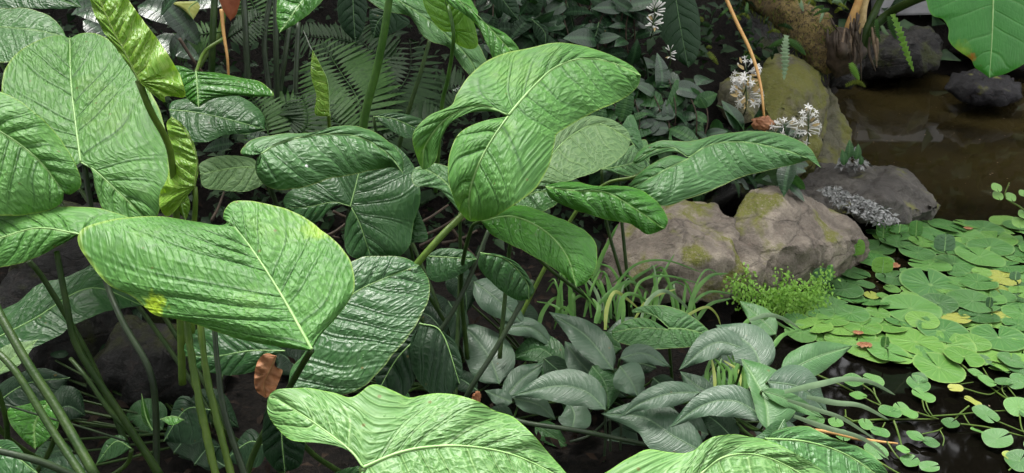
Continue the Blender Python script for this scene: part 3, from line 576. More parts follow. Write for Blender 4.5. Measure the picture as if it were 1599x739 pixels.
leaf(pl_front, 1.52, (0, -.5, .85), [(445, 548), (390, 548), (340, 556), (290, 556)], [(445, 548), (420, 535), (370, 522), (330, 508), (305, 516), (288, 540), (290, 556)],
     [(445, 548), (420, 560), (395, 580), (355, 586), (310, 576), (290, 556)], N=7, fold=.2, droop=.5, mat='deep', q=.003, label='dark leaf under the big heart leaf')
o_, p_ = leaf(pl_front, 1.24, (-.3, -.85, .3), [(440, 620), (440, 680), (445, 738)], [(440, 620), (415, 640), (410, 700), (428, 732), (445, 738)], [(440, 620), (465, 640), (476, 680), (470, 725), (445, 738)], N=6, mat='shade', label='dark hanging lobe left of the bottom leaf')
auto_pet(pl_front, p_, (0, 0, 1))
# --- bottom centre
o_, p_ = leaf(pl_low, 1.03, (-.02, -.48, .88), [(567, 730), (620, 708), (670, 698), (730, 697), (800, 710), (865, 740), (905, 770)],
     [(567, 729), (548, 705), (500, 692), (458, 688), (438, 675), (422, 655), (417, 636), (421, 617), (437, 608), (480, 607), (520, 612), (545, 620), (562, 614), (577, 603), (592, 601), (612, 610), (638, 621), (660, 617), (690, 613), (740, 625), (772, 641), (802, 652), (832, 678), (860, 712), (885, 740), (905, 770)],
     [(567, 733), (560, 765), (600, 830), (700, 860), (820, 830), (905, 770)], la=[(567, 729), (545, 702), (490, 660), (440, 628), (421, 620)],
     N=10, fold=.1, droop=.3, q=.0026, wave=.012, wf=3.2, mat='soft', res=1.5, cross=6, label='broad wavy leaf with pale arching midrib', ribw=.004, tip=.08)
petiole(pl_low, [(567, 731, 1.03), (575, 770, 1.05), (600, 850, 1.15)], (.006, .007))
leaf(pl_low, 1.1, UPN, [(510, 760), (560, 742), (620, 745)], [(510, 760), (520, 740), (560, 728), (600, 735), (620, 745)], [(510, 760), (560, 780), (620, 745)], N=5, mat='deep', label='small dark leaf at the bottom edge', res=.7)
# --- bottom right
o_, p_ = leaf(pl_lowr, 1.04, (-.05, -.5, .86), [(1010, 800), (1080, 752), (1130, 714), (1190, 712), (1260, 745), (1330, 795)],
     [(1010, 800), (925, 760), (958, 730), (985, 714), (1010, 703), (1050, 706), (1082, 705), (1100, 690), (1122, 681), (1160, 679), (1205, 691), (1245, 710), (1290, 740), (1330, 795)],
     [(1010, 800), (1080, 850), (1200, 860), (1330, 795)], N=9, mat='soft', q=.003, wave=.01, wf=3, res=1.3, label='speckled wavy leaf at the bottom edge', fold=.1, droop=.25)
auto_pet(pl_lowr, p_, (0, 0, 1))
o_, p_ = leaf(pl_lowr, 1.2, (.1, -.5, .86), [(1195, 685), (1260, 690), (1325, 712), (1400, 765)], [(1195, 685), (1215, 671), (1260, 666), (1300, 684), (1340, 698), (1375, 722), (1400, 765)],
     [(1195, 685), (1220, 720), (1290, 780), (1350, 800), (1400, 765)], N=8, mat='silver', q=.0026, wave=.008, label='dull leaf behind the bottom right leaf, nearest the water', res=1.1)
auto_pet(pl_lowr, p_, (0, 0, 1))
# --- twisted centre leaf
o_, p_ = leaf(pl_twist, 1.55, (.05, -.52, .86), [(794, 180), (815, 155), (840, 128), (866, 106), (905, 92), (950, 96), (1001, 118)],
     [(792, 178), (765, 174), (735, 176), (706, 190), (690, 215), (680, 250), (667, 263), (659, 264), (649, 242), (644, 220), (650, 200), (672, 180), (705, 165), (713, 146), (735, 116), (775, 88), (830, 74), (862, 67), (900, 70), (935, 79), (965, 91), (988, 104), (1001, 118)],
     [(792, 182), (752, 190), (718, 208), (702, 240), (700, 280), (712, 318), (728, 342), (742, 346), (765, 342), (800, 322), (838, 292), (858, 258), (866, 222), (874, 206), (925, 177), (972, 155), (995, 136), (1001, 118)],
     la=[(792, 179), (750, 165), (700, 183), (665, 225), (660, 262)], lb=[(793, 182), (768, 218), (745, 262), (733, 305), (735, 344)],
     N=8, fold=.12, droop=.38, q=.0036, mat='bright', res=1.6, cross=7, wave=.006, label='large bright leaf with three drooping lobes', ribw=.0045, lobe_drop=.35)
petiole(pl_twist, [(793, 182, 1.57), (770, 250, 1.62), (735, 320, 1.62), (690, 368, 1.6), (650, 414, 1.6), (600, 480, 1.62), (560, 600, 1.65)], (.006, .008), 'petiole_lime')
leaf(pl_twist, 1.8, (.05, -.5, .86), [(838, 285), (866, 237), (900, 207), (938, 194), (986, 220)], [(838, 285), (838, 245), (866, 208), (900, 188), (925, 181), (955, 187), (978, 202), (986, 220)],
     [(838, 285), (870, 286), (900, 279), (945, 262), (974, 242), (986, 220)], N=8, mat='pale', q=.0022, label='flat pale leaf just right of the twisted one', fold=.05, droop=.12)
o_, p_ = leaf(pl_twist, 1.88, (.2, -.6, .75), [(718, 330), (700, 290), (672, 268), (648, 262)], [(718, 332), (690, 300), (668, 292), (648, 290), (643, 275), (648, 262)], [(718, 328), (718, 290), (705, 264), (675, 255), (648, 262)], N=6, mat='silver', label='pale folded leaf behind the twisted leaf', res=.8)
auto_pet(pl_twist, p_, (0, 0, 1))
petiole(pl_twist, [(832, 438, 1.75), (805, 490, 1.73), (768, 555, 1.72), (735, 607, 1.72), (700, 680, 1.8)], (.0055, .006), 'petiole_dark')
petiole(pl_twist, [(765, 355, 1.85), (735, 430, 1.83), (705, 490, 1.82), (672, 540, 1.82), (640, 600, 1.85)], (.005, .006), 'petiole_dark')
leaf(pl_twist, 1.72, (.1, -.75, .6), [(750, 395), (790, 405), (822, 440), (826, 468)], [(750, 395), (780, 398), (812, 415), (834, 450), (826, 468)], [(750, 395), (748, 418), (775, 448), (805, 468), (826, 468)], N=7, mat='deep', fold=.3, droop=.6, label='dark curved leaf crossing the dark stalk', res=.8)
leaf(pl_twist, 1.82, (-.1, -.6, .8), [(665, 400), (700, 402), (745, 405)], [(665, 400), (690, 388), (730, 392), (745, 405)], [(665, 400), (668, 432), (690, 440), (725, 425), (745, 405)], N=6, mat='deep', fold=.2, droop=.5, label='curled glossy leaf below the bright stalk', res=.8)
# --- right reaching leaves
leaf(pl_right, 1.95, (.03, -.42, .9), [(1075, 246), (1110, 226), (1160, 222), (1215, 232), (1255, 245), (1282, 262)],
     [(1073, 245), (1050, 238), (1020, 243), (1000, 254), (990, 256), (990, 248), (1003, 232), (1022, 223), (1045, 219), (1080, 221), (1110, 213), (1150, 206), (1200, 206), (1235, 214), (1265, 232), (1282, 262)],
     [(1075, 248), (1047, 243), (1012, 260), (988, 282), (983, 294), (1005, 312), (1035, 322), (1075, 311), (1110, 298), (1150, 280), (1200, 266), (1240, 257), (1268, 250), (1282, 262)],
     la=[(1073, 245), (1050, 231), (1018, 236), (991, 252)], lb=[(1075, 248), (1045, 262), (1012, 280), (987, 292)], N=9, mat='silver', fold=.25, droop=.6, q=.004, label='long folded leaf reaching right to a thin tip', res=1.3, wave=.005)
leaf(pl_right, 1.78, (0, -.55, .84), [(852, 292), (900, 298), (945, 300), (990, 325), (1038, 358)], [(852, 290), (880, 283), (905, 285), (935, 291), (970, 290), (1005, 299), (1030, 320), (1043, 343), (1038, 358)],
     [(852, 294), (860, 310), (890, 325), (920, 335), (955, 345), (985, 350), (1010, 366), (1038, 358)], N=9, mat='fresh', fold=.3, droop=.8, q=.005, wave=.006, wf=4, label='blistered wavy leaf hanging in front of the tan boulder')
leaf(pl_right, 1.62, (.05, -.52, .86), [(752, 345), (800, 338), (850, 360), (885, 400), (900, 449)], [(752, 343), (782, 325), (820, 322), (865, 338), (905, 355), (930, 380), (931, 415), (917, 440), (900, 449)],
     [(752, 347), (770, 368), (810, 388), (850, 410), (880, 430), (900, 449)], N=8, mat='fresh', fold=.1, droop=.45, q=.002, label='smooth glossy leaf ending in a downward point')
o_, p_ = leaf(pl_right, 1.88, (0, -.5, .86), [(800, 318), (840, 300), (882, 300)], [(800, 318), (815, 295), (850, 285), (882, 300)], [(800, 318), (830, 334), (865, 322), (882, 300)], N=6, mat='silver', label='small leaf behind the blistered one', res=.8)
auto_pet(pl_right, p_, (0, 0, 1))
for a_, b_, c_, m_ in (((940, 265), (985, 275), (1015, 240), 'silver'), ((968, 200), (1000, 215), (1018, 262), 'deep')):
    o_, p_ = leaf(pl_right, 2.12, (.1, -.5, .86), [a_, ((a_[0] + c_[0]) / 2 + 4, (a_[1] + c_[1]) / 2 + 4), c_], [a_, (a_[0] + 20, a_[1] - 20), (c_[0] - 10, c_[1] - 22), c_], [a_, b_, (c_[0] - 4, c_[1] + 18), c_], N=7, mat=m_, label='grey green leaf behind the pale flat one', res=.7)
    auto_pet(pl_right, p_, (0, 0, 1))
petiole(pl_right, [(1076, 248, 1.97), (1040, 262, 2.02), (985, 278, 2.03), (945, 288, 2.05), (900, 330, 2.08), (850, 420, 2.1), (800, 520, 2.1)], (.004, .006), 'petiole_lime')
petiole(pl_right, [(852, 292, 1.8), (820, 300, 1.9), (800, 360, 1.95), (790, 450, 2.0), (780, 560, 2.0)], (.004, .006), 'petiole')
petiole(pl_right, [(752, 345, 1.64), (735, 360, 1.7), (720, 440, 1.85), (730, 560, 1.95)], (.004, .006), 'petiole')
# --- silvery middle leaf and the dark one below
silvery, _ = leaf(pl_mid, 1.72, (.02, -.5, .86), [(408, 240), (440, 222), (500, 210), (560, 214), (605, 240), (630, 272)],
     [(408, 240), (385, 244), (376, 236), (395, 218), (440, 209), (480, 208), (530, 197), (570, 200), (605, 220), (628, 245), (630, 272)],
     [(408, 242), (400, 250), (400, 270), (410, 286), (430, 296), (470, 294), (510, 281), (550, 273), (607, 262), (622, 266), (630, 272)], N=8, mat='silver', fold=.2, droop=.7, q=.0045, cross=6, res=1.2, label='silvery quilted leaf with yellow margin and drooping tip', tip=.15)
o_, p_ = leaf(pl_mid, 2.0, (.05, -.62, .78), [(405, 262), (370, 262), (312, 272)], [(405, 262), (395, 248), (365, 243), (335, 245), (312, 256), (312, 272)], [(405, 262), (412, 285), (385, 299), (345, 297), (318, 292), (312, 272)], N=7, mat='pale', label='pale blue green leaf left of the silvery one', q=.0025)
auto_pet(pl_mid, p_, (0, 0, 1))
petiole(pl_mid, [(408, 242, 1.74), (425, 300, 1.82), (432, 330, 1.85), (430, 420, 1.9), (420, 520, 1.95)], (.005, .006), 'petiole_dark')
leaf(pl_mid, 1.98, (-.05, -.72, .68), [(547, 323), (554, 296), (562, 265), (578, 222)],
     [(546, 322), (527, 321), (512, 330), (496, 346), (470, 346), (446, 325), (444, 308), (470, 285), (505, 255), (545, 230), (578, 222)],
     [(549, 325), (541, 345), (538, 372), (545, 398), (580, 407), (620, 402), (640, 382), (645, 350), (656, 315), (653, 280), (640, 250), (612, 224), (578, 222)],
     la=[(546, 322), (520, 316), (482, 323), (447, 325)], lb=[(549, 325), (562, 350), (580, 404)], N=8, mat='deep', fold=.12, droop=.35, q=.0028, res=1.2, label='arrow shaped dark green leaf below the silvery one', wave=.006, ribmat='rib')
petiole(pl_mid, [(547, 324, 2.0), (542, 350, 2.02), (540, 420, 2.04), (545, 520, 2.05)], (.005, .006), 'petiole_dark')
o_, p_ = leaf(pl_mid, 2.25, (0, -.6, .8), [(583, 182), (615, 186), (660, 205)], [(583, 182), (610, 176), (640, 180), (668, 192), (660, 205)], [(583, 182), (605, 200), (635, 216), (650, 212), (660, 205)], N=6, mat='deep', label='small dark leaf above the silvery one', res=.8)
auto_pet(pl_mid, p_, (0, 0, 1))
o_, p_ = leaf(pl_mid, 2.0, (.1, -.8, .6), [(640, 380), (645, 350), (650, 320)], [(640, 380), (615, 350), (650, 320)], [(640, 380), (668, 372), (650, 320)], N=5, mat='deep', label='narrow dark leaf edge', res=.6)
auto_pet(pl_mid, p_, (0, 0, 1))
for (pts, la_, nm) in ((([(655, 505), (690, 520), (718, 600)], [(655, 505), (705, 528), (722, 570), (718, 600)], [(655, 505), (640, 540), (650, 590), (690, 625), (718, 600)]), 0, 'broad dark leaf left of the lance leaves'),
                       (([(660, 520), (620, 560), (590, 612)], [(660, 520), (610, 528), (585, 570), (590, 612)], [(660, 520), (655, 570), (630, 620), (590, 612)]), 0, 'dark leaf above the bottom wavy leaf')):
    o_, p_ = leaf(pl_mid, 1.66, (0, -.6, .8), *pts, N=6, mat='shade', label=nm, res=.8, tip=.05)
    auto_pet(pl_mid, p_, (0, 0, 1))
# --- lime new leaves
leaf(pl_lime, 1.3, (.35, -.72, .55), [(217, 128), (196, 85), (175, 45), (158, 5), (150, -30)],
     [(216, 126), (190, 88), (163, 52), (146, 18), (138, -20), (150, -30)], [(219, 128), (232, 142), (250, 156), (258, 160), (259, 150), (288, 152), (286, 132), (272, 100), (252, 70), (230, 40), (206, 8), (185, -25), (150, -30)],
     N=10, mat='lime', fold=.25, droop=.5, q=.004, res=1.2, wave=.01, wf=5, label='upright half unrolled lime green leaf', ribmat='petiole_lime')
petiole(pl_lime, [(216, 126, 1.31), (236, 175, 1.34), (258, 215, 1.4), (268, 250, 1.44), (275, 330, 1.5), (280, 450, 1.55), (285, 600, 1.6)], (.0055, .0075), 'petiole_lime')
leaf(pl_lime, 1.43, (-.35, -.8, .45), [(304, 292), (308, 250), (293, 210), (268, 182)], [(303, 293), (282, 320), (262, 338), (250, 326), (250, 302), (262, 275), (268, 235), (260, 195), (268, 182)],
     [(305, 291), (310, 262), (304, 228), (288, 198), (268, 182)], N=9, mat='lime', fold=.3, droop=.5, q=.004, wave=.008, wf=4, label='curled lime leaf with golden edge', ribmat='petiole_lime')
petiole(pl_lime, [(304, 292, 1.44), (305, 320, 1.45), (300, 400, 1.5), (300, 520, 1.55)], (.0045, .006), 'petiole_lime')
o_, p_ = leaf(pl_lime, 1.5, (-.2, -.8, .5), [(287, 290), (284, 320), (290, 346)], [(287, 290), (276, 318), (290, 346)], [(287, 290), (297, 320), (290, 346)], N=5, mat='lime', label='small folded leaf sheath', res=.5, q=.001)
# --- back left leaves
leaf(pl_back, 2.0, (0, -.55, .84), [(306, 112), (308, 135), (310, 168)], [(304, 112), (285, 104), (270, 105), (276, 130), (291, 153), (310, 168)],
     [(308, 112), (340, 114), (378, 122), (402, 126), (420, 138), (427, 150), (400, 151), (370, 150), (335, 154), (310, 168)], N=7, mat='fresh', fold=.1, droop=.35, q=.003, label='bright pointed leaf behind the lime leaf')
leaf(pl_back, 2.12, (0, -.5, .86), [(264, 172), (300, 175), (350, 185), (414, 202)], [(264, 172), (270, 158), (310, 152), (360, 148), (392, 160), (412, 182), (414, 202)],
     [(264, 172), (270, 205), (292, 219), (322, 222), (352, 211), (390, 208), (414, 202)], N=8, mat='deep', fold=.15, droop=.4, q=.003, label='dark glossy leaf under the bright pointed one')
petiole(pl_back, [(306, 113, 2.05), (320, 80, 2.3), (350, 60, 2.35)], (.004, .005), 'petiole_lime')
for pts, r, m in (([(425, -20, 2.5), (413, 60, 2.5), (418, 120, 2.52), (430, 210, 2.55), (432, 260, 2.6)], .0085, 'petiole_dark'), ([(430, -20, 2.45), (431, 60, 2.45), (432, 140, 2.5), (434, 260, 2.6)], .0085, 'petiole_dark'),
                  ([(452, 40, 2.52), (445, 90, 2.52), (438, 140, 2.55), (434, 250, 2.6)], .008, 'petiole_dark'), ([(466, 35, 2.6), (462, 120, 2.6), (458, 240, 2.65)], .008, 'petiole_dark'),
                  ([(380, -20, 2.4), (384, 60, 2.4), (388, 150, 2.45)], .009, 'petiole_dark'), ([(336, -20, 2.4), (332, 60, 2.4), (330, 130, 2.45)], .01, 'petiole'),
                  ([(352, -10, 2.5), (345, 45, 2.5), (325, 80, 2.48), (303, 118, 2.45)], .008, 'petiole_lime')):
    petiole(pl_back, pts, r, m)
add_tube('aerial_root', [P(346, 15, 2.3), P(349, 50, 2.3), P(355, 90, 2.3), P(357, 125, 2.32)], (.006, .003), M['cane'], pl_back, 6)
leaf(pl_back, 2.25, (-.1, -.95, .1), [(357, -30), (358, 0), (360, 33)], [(357, -30), (340, -15), (348, 15), (360, 33)], [(357, -30), (376, -15), (370, 20), (360, 33)], N=4, mat='deep', label='red brown hanging spathe', name='spathe', res=.5, q=.0005, ribw=0)[0].data.materials[0] = M['spathe']
# --- top centre
leaf(pl_top, 1.9, (.1, -.6, .8), [(500, -30), (470, 5), (436, 52)], [(500, -30), (440, -30), (433, 0), (432, 30), (436, 52)], [(500, -30), (510, -10), (490, 15), (465, 35), (436, 52)], N=7, mat='fresh', label='bright leaf hanging in from the top edge', fold=.1, droop=.3)
leaf(pl_top, 2.15, (.15, -.6, .78), [(560, -30), (620, 0), (680, 40), (735, 95), (742, 128)], [(560, -30), (640, -25), (690, 20), (730, 45), (758, 90), (760, 110), (742, 128)], [(560, -30), (572, -2), (605, 18), (640, 26), (655, 50), (672, 64), (700, 75), (722, 105), (742, 128)],
     N=9, mat='silver', fold=.12, droop=.5, q=.003, wave=.01, res=1.2, label='large silvery green leaf drooping from the top')
leaf(pl_top, 2.0, (.0, -.9, .35), [(708, 48), (700, 20), (690, -20)], [(706, 50), (690, 48), (672, 28), (660, 0), (665, -25), (690, -20)], [(710, 50), (705, 62), (728, 76), (745, 73), (744, 50), (735, 25), (715, -5), (690, -20)], N=6, mat='under', fold=.1, droop=.3, label='yellow green leaf seen from below', ribmat='petiole')
leaf(pl_top, 1.95, (.15, -.55, .8), [(690, -15), (735, 15), (775, 55), (808, 92)], [(690, -15), (720, -15), (745, 15), (748, 30), (788, 52), (806, 70), (812, 82), (808, 92)], [(690, -15), (700, 5), (735, 30), (748, 45), (760, 68), (774, 98), (790, 94), (808, 92)], N=8, mat='fresh', fold=.15, droop=.5, q=.0035, wave=.008, label='ruffled bright leaf above the twisted one')
petiole(pl_top, [(700, 10, 1.99), (708, 50, 1.99), (705, 90, 2.05), (698, 130, 2.1), (690, 168, 2.15), (680, 300, 2.3)], (.0045, .0065), 'petiole_mid')
petiole(pl_top, [(612, -30, 2.0), (600, 50, 2.05), (588, 110, 2.1), (570, 180, 2.15), (560, 260, 2.2)], (.009, .0125), 'petiole_mid')
petiole(pl_top, [(672, 60, 2.4), (655, 120, 2.4), (636, 180, 2.42), (620, 240, 2.45)], (.006, .007), 'petiole')
leaf(pl_top, 2.0, (.2, -.9, .3), [(515, 182), (512, 130), (502, 105), (488, 78)], [(514, 182), (492, 178), (494, 150), (486, 120), (486, 98), (488, 78)], [(517, 182), (511, 150), (509, 125), (498, 98), (488, 78)], N=7, mat='lime', fold=.3, droop=.6, q=.003, label='rolled spear of a new leaf', res=.7, ribw=.002)
petiole(pl_top, [(488, 80, 2.01), (484, 72, 2.02), (474, 48, 2.05)], (.002, .0015), 'petiole_dark', name='leaf_tip')
petiole(pl_top, [(512, 160, 2.02), (514, 195, 2.05), (518, 260, 2.15)], (.004, .006), 'petiole_lime')
# --- shaded left
leaf(pl_shade, 1.68, (0, -.5, .86), [(-30, 540), (50, 500), (140, 450), (225, 478)], [(-30, 540), (-20, 500), (30, 470), (60, 445), (110, 430), (140, 415), (160, 402), (235, 450), (225, 478)],
     [(-30, 540), (10, 565), (50, 545), (95, 522), (120, 505), (165, 487), (200, 480), (225, 478)], N=8, mat='deep', q=.0018, label='wide dark leaf crossing behind the stalks', fold=.06, droop=.15)
for (d_, rb, a_, b_, m_, nm) in ((1.3, [(-10, 590), (20, 560), (60, 530)], [(-10, 590), (0, 545), (60, 530)], [(-10, 590), (30, 570), (60, 530)], 'pale', 'small pale leaf at the left edge'),
        (1.35, [(80, 622), (55, 660), (55, 702)], [(80, 622), (40, 632), (12, 640), (18, 665), (40, 690), (55, 702)], [(80, 622), (92, 640), (90, 668), (70, 690), (55, 702)], 'fresh', 'lit round leaf between the lower left stalks'),
        (1.1, [(-20, 690), (20, 710), (60, 740)], [(-20, 690), (20, 690), (60, 740)], [(-20, 690), (0, 750), (60, 740)], 'deep', 'dark leaf in the bottom left corner'),
        (1.5, [(205, 700), (180, 690), (150, 725)], [(205, 700), (190, 680), (165, 690), (150, 725)], [(205, 700), (185, 712), (150, 725)], 'deep', 'dim folded leaf low among the stalks'),
        (1.55, [(250, 655), (270, 650), (288, 656)], [(250, 655), (262, 650), (275, 650), (288, 656)], [(250, 655), (268, 664), (288, 656)], 'fresh', 'small fallen green leaf on the dark soil')):
    o_, p_ = leaf(pl_shade, d_, (0, -.6, .8), rb, a_, b_, N=5, mat=m_, label=nm, res=.6, q=.001, ribw=.0015)
    if 'fallen' not in nm: auto_pet(pl_shade, p_, (0, 0, 1))
petiole(pl_shade, [(110, 560, 1.62), (135, 590, 1.6), (170, 640, 1.6), (215, 690, 1.62), (250, 750, 1.65)], (.004, .006))
o_, p_ = leaf(pl_shade, 1.62, (-.3, -.9, .2), [(238, 672), (228, 650), (221, 615)], [(238, 672), (222, 655), (221, 615)], [(238, 672), (232, 645), (221, 615)], N=4, mat='fresh', label='thin folded new shoot', res=.5, q=.0005)

# --- big smooth leaf plant on the trunk (top right)
pl_taro = empty('taro_plant', P(1325, 85, 3.6), 'plant rooted on the trunk end, with a big smooth leaf at the top right', 'leafy plant')
taro_leaf, _ = leaf(pl_taro, 3.0, (.05, -.82, .56), [(1552, -60), (1551, 0), (1549, 60), (1545, 122)], [(1550, -62), (1490, -60), (1440, -30), (1447, 5), (1455, 24), (1473, 30), (1481, 45), (1481, 62), (1492, 76), (1515, 92), (1522, 105), (1533, 113), (1545, 122)],
     [(1554, -62), (1640, -60), (1680, -10), (1650, 50), (1610, 92), (1575, 113), (1545, 122)], N=6, mat='taro', fold=.05, droop=.2, q=.001, res=1.2, label='big smooth green leaf with a brown spotted edge', ribw=.007)
petiole(pl_taro, [(1552, -62, 3.01), (1480, -20, 3.1), (1425, 2, 3.3), (1390, 20, 3.45), (1365, 45, 3.5), (1342, 90, 3.58)], (.014, .022), 'petiole')
petiole(pl_taro, [(1395, -40, 3.45), (1370, 10, 3.5), (1352, 50, 3.52), (1335, 90, 3.58)], (.012, .022), 'petiole')
petiole(pl_taro, [(1352, -30, 3.5), (1338, 10, 3.52), (1325, 45, 3.55), (1320, 80, 3.6)], (.016, .02), 'petiole_lime', label='orange brown old leaf base')
bpy.context.view_layer.update()
pl_taro.children[-1].data.materials[0] = M['cane']
petiole(pl_taro, [(1366, -30, 3.55), (1350, 5, 3.56), (1345, 40, 3.57), (1338, 85, 3.6)], (.015, .02), 'petiole')
bpy.context.view_layer.update()
pl_taro.children[-1].data.materials[0] = M['bract']

add_spot(big_heart, 240, 478, .022, (.28, .42, .01)); add_spot(big_heart, 505, 350, .03, (.22, .36, .03), .9)
add_spot(taro_leaf, 1516, 90, .018, (.38, .12, .02)); add_spot(taro_leaf, 1500, 80, .04, (.22, .36, .03), 1.0); add_spot(silvery, 478, 259, .004, (.8, .8, .78))

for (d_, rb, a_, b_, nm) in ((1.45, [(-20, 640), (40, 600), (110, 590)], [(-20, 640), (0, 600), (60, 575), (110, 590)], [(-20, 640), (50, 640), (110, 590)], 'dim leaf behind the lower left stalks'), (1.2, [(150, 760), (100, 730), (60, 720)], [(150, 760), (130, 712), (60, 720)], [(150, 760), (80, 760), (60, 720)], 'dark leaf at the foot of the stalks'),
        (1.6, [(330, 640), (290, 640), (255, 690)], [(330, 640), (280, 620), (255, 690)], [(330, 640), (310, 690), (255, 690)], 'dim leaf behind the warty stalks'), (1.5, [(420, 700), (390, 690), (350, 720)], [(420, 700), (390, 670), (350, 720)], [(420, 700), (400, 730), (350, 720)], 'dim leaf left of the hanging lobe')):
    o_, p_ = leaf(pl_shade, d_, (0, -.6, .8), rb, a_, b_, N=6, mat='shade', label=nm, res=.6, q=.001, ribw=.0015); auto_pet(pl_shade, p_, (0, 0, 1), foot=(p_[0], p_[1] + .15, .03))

# ---------------------------------------------------------------- grey green lance leaved plants (bottom centre right)
def lance(plant, rib, w, d, mat='peace', n=UPN, w2=None, label=None, **k):
    w *= .98; w2 = w2 and w2 * 1.0
    c = crs(rib, 40); t = np.gradient(c, axis=0); t /= np.linalg.norm(t, axis=1)[:, None]; s_ = np.stack([-t[:, 1], t[:, 0]], 1)
    u = np.linspace(0, 1, 40); pr = np.sin(math.pi * np.clip(u, 0, 1) ** .74) ** .85 * (1 - .3 * u ** 3) * 1.06; pr[0] = pr[-1] = 0
    jit = 1 + .07 * np.sin(u * 9 + rib[0][0])
    A = c - s_ * (w * pr * jit)[:, None]; B = c + s_ * ((w2 or w) * pr)[:, None]
    kk = dict(N=17, fold=.28, droop=.45, tip=.22, q=.0007, res=.75, ribw=.0018, ribmat='rib_soft', gam=.8, cross=2, wave=.004, wf=2); kk.update(k)
    o, p = leaf(plant, d, n, rib, A[::3].tolist() + [c[-1].tolist()], B[::3].tolist() + [c[-1].tolist()], mat=mat, label=label, **kk)
    auto_pet(plant, p, n, r=(.0025, .0035)); return o
PG = 'lance leaved plants by the water'
pla = foot(.05, 1.9, 'shaded lance leaved plant left of the others, beneath the dark stalks', 'leafy plant', 'lance_leaf_plant', PG)
plb = foot(.25, 1.72, 'grey lance leaved plant in the middle with leaves crossing each other', 'leafy plant', 'lance_leaf_plant', PG)
plc = foot(.52, 1.62, 'silver green lance leaved plant nearest the water', 'leafy plant', 'lance_leaf_plant', PG)
pl_under = foot(-.7, 1.5, 'low dark leaved plant covering the shaded soil at the lower left', 'leafy plant')
pl_under2 = foot(-.2, 1.75, 'low dark leaved plant in the shade below the arrow shaped leaf', 'leafy plant')
pld = foot(.33, 1.95, 'arrow leaved low plant in front of the strap leaves', 'leafy plant', 'aroid_plant')
for rib, w, d, m in ((([(780, 600), (765, 560), (735, 520), (715, 512)]), 38, 1.98, 'peace'), ([(740, 440), (785, 475), (822, 512)], 26, 2.1, 'peace'), ([(780, 512), (830, 512), (868, 546)], 15, 2.05, 'peace'),
                     ([(788, 622), (815, 592), (852, 566)], 20, 1.93, 'peace'), ([(880, 578), (845, 545), (795, 560)], 24, 2.0, 'deep'), ([(700, 470), (715, 500), (708, 545)], 16, 2.05, 'shade'),
                     ([(800, 628), (780, 620), (757, 610)], 13, 1.92, 'peace'), ([(700, 420), (725, 450), (728, 490)], 24, 2.15, 'shade'), ([(800, 470), (820, 500), (830, 540)], 22, 2.2, 'shade')):
    lance(pla, rib, w, d, m, label=None)
for rib, w, d, m in (([(958, 578), (915, 525), (857, 487)], 24, 1.84, 'peace'), ([(930, 592), (905, 565), (882, 533)], 24, 1.92, 'peace'), ([(968, 560), (1005, 552), (1048, 574)], 15, 1.82, 'peace'),
                     ([(946, 640), (915, 612), (870, 603), (798, 618)], 27, 1.76, 'peace'), ([(802, 622), (840, 632), (868, 656)], 17, 1.84, 'peace'), ([(893, 672), (897, 648), (888, 626)], 26, 1.86, 'peace'),
                     ([(835, 664), (862, 680), (888, 702)], 16, 1.92, 'deep'), ([(968, 572), (985, 595), (998, 622)], 26, 1.8, 'peace'), ([(925, 572), (945, 600), (950, 640)], 26, 1.85, 'deep'),
                     ([(1092, 613), (1045, 615), (1000, 630), (967, 652)], 19, 1.7, 'peace'), ([(1098, 706), (1050, 680), (1005, 652), (938, 646)], 34, 1.66, 'peace'), ([(1020, 590), (1040, 610), (1050, 640)], 20, 1.95, 'shade'),
                     ([(850, 560), (880, 590), (870, 620)], 20, 1.98, 'shade'), ([(1112, 616), (1085, 600), (1062, 580)], 16, 1.78, 'peace')):
    lance(plb, rib, w, d, m)
for rib, w, d, m in (([(1198, 655), (1150, 627), (1100, 632), (1045, 668)], 24, 1.56, 'peace'), ([(1200, 672), (1196, 630), (1178, 592), (1157, 560)], 18, 1.52, 'peace_bright'), ([(1165, 545), (1115, 536), (1060, 578)], 22, 1.72, 'peace'),
                     ([(1192, 582), (1172, 540), (1118, 508)], 32, 1.68, 'peace'), ([(1212, 522), (1185, 495), (1155, 470)], 18, 1.86, 'peace_bright'), ([(1220, 586), (1270, 560), (1332, 540)], 26, 1.62, 'peace_bright'),
                     ([(1198, 596), (1250, 606), (1292, 645)], 30, 1.58, 'peace'), ([(1225, 655), (1200, 690), (1150, 700)], 18, 1.5, 'deep'), ([(1150, 690), (1120, 660), (1090, 640)], 22, 1.75, 'shade'),
                     ([(1190, 610), (1225, 622), (1290, 655)], 12, 1.56, 'peace_bright'), ([(1120, 660), (1140, 620), (1130, 590)], 18, 1.82, 'deep')):
    lance(plc, rib, w, d, m, w2=(48 if rib[0] == (1200, 672) else None))
for k in range(26):
    x = rng.uniform(730, 1210); y = rng.uniform(520, 690); a_ = rng.choice([-1, 1]) * rng.uniform(40, 75); b_ = rng.uniform(-30, 45)
    lance(rng.choice([pla, plb]) if x < 1050 else plc, [(x, y), (x + a_ * .5, y + b_ * .4 - 12), (x + a_, y + b_)], rng.uniform(13, 22), 1.98 + rng.uniform(0, .1) - max(0, y - 560) * .0012, rng.choice(['peace', 'deep', 'shade', 'peace']), res=.55)
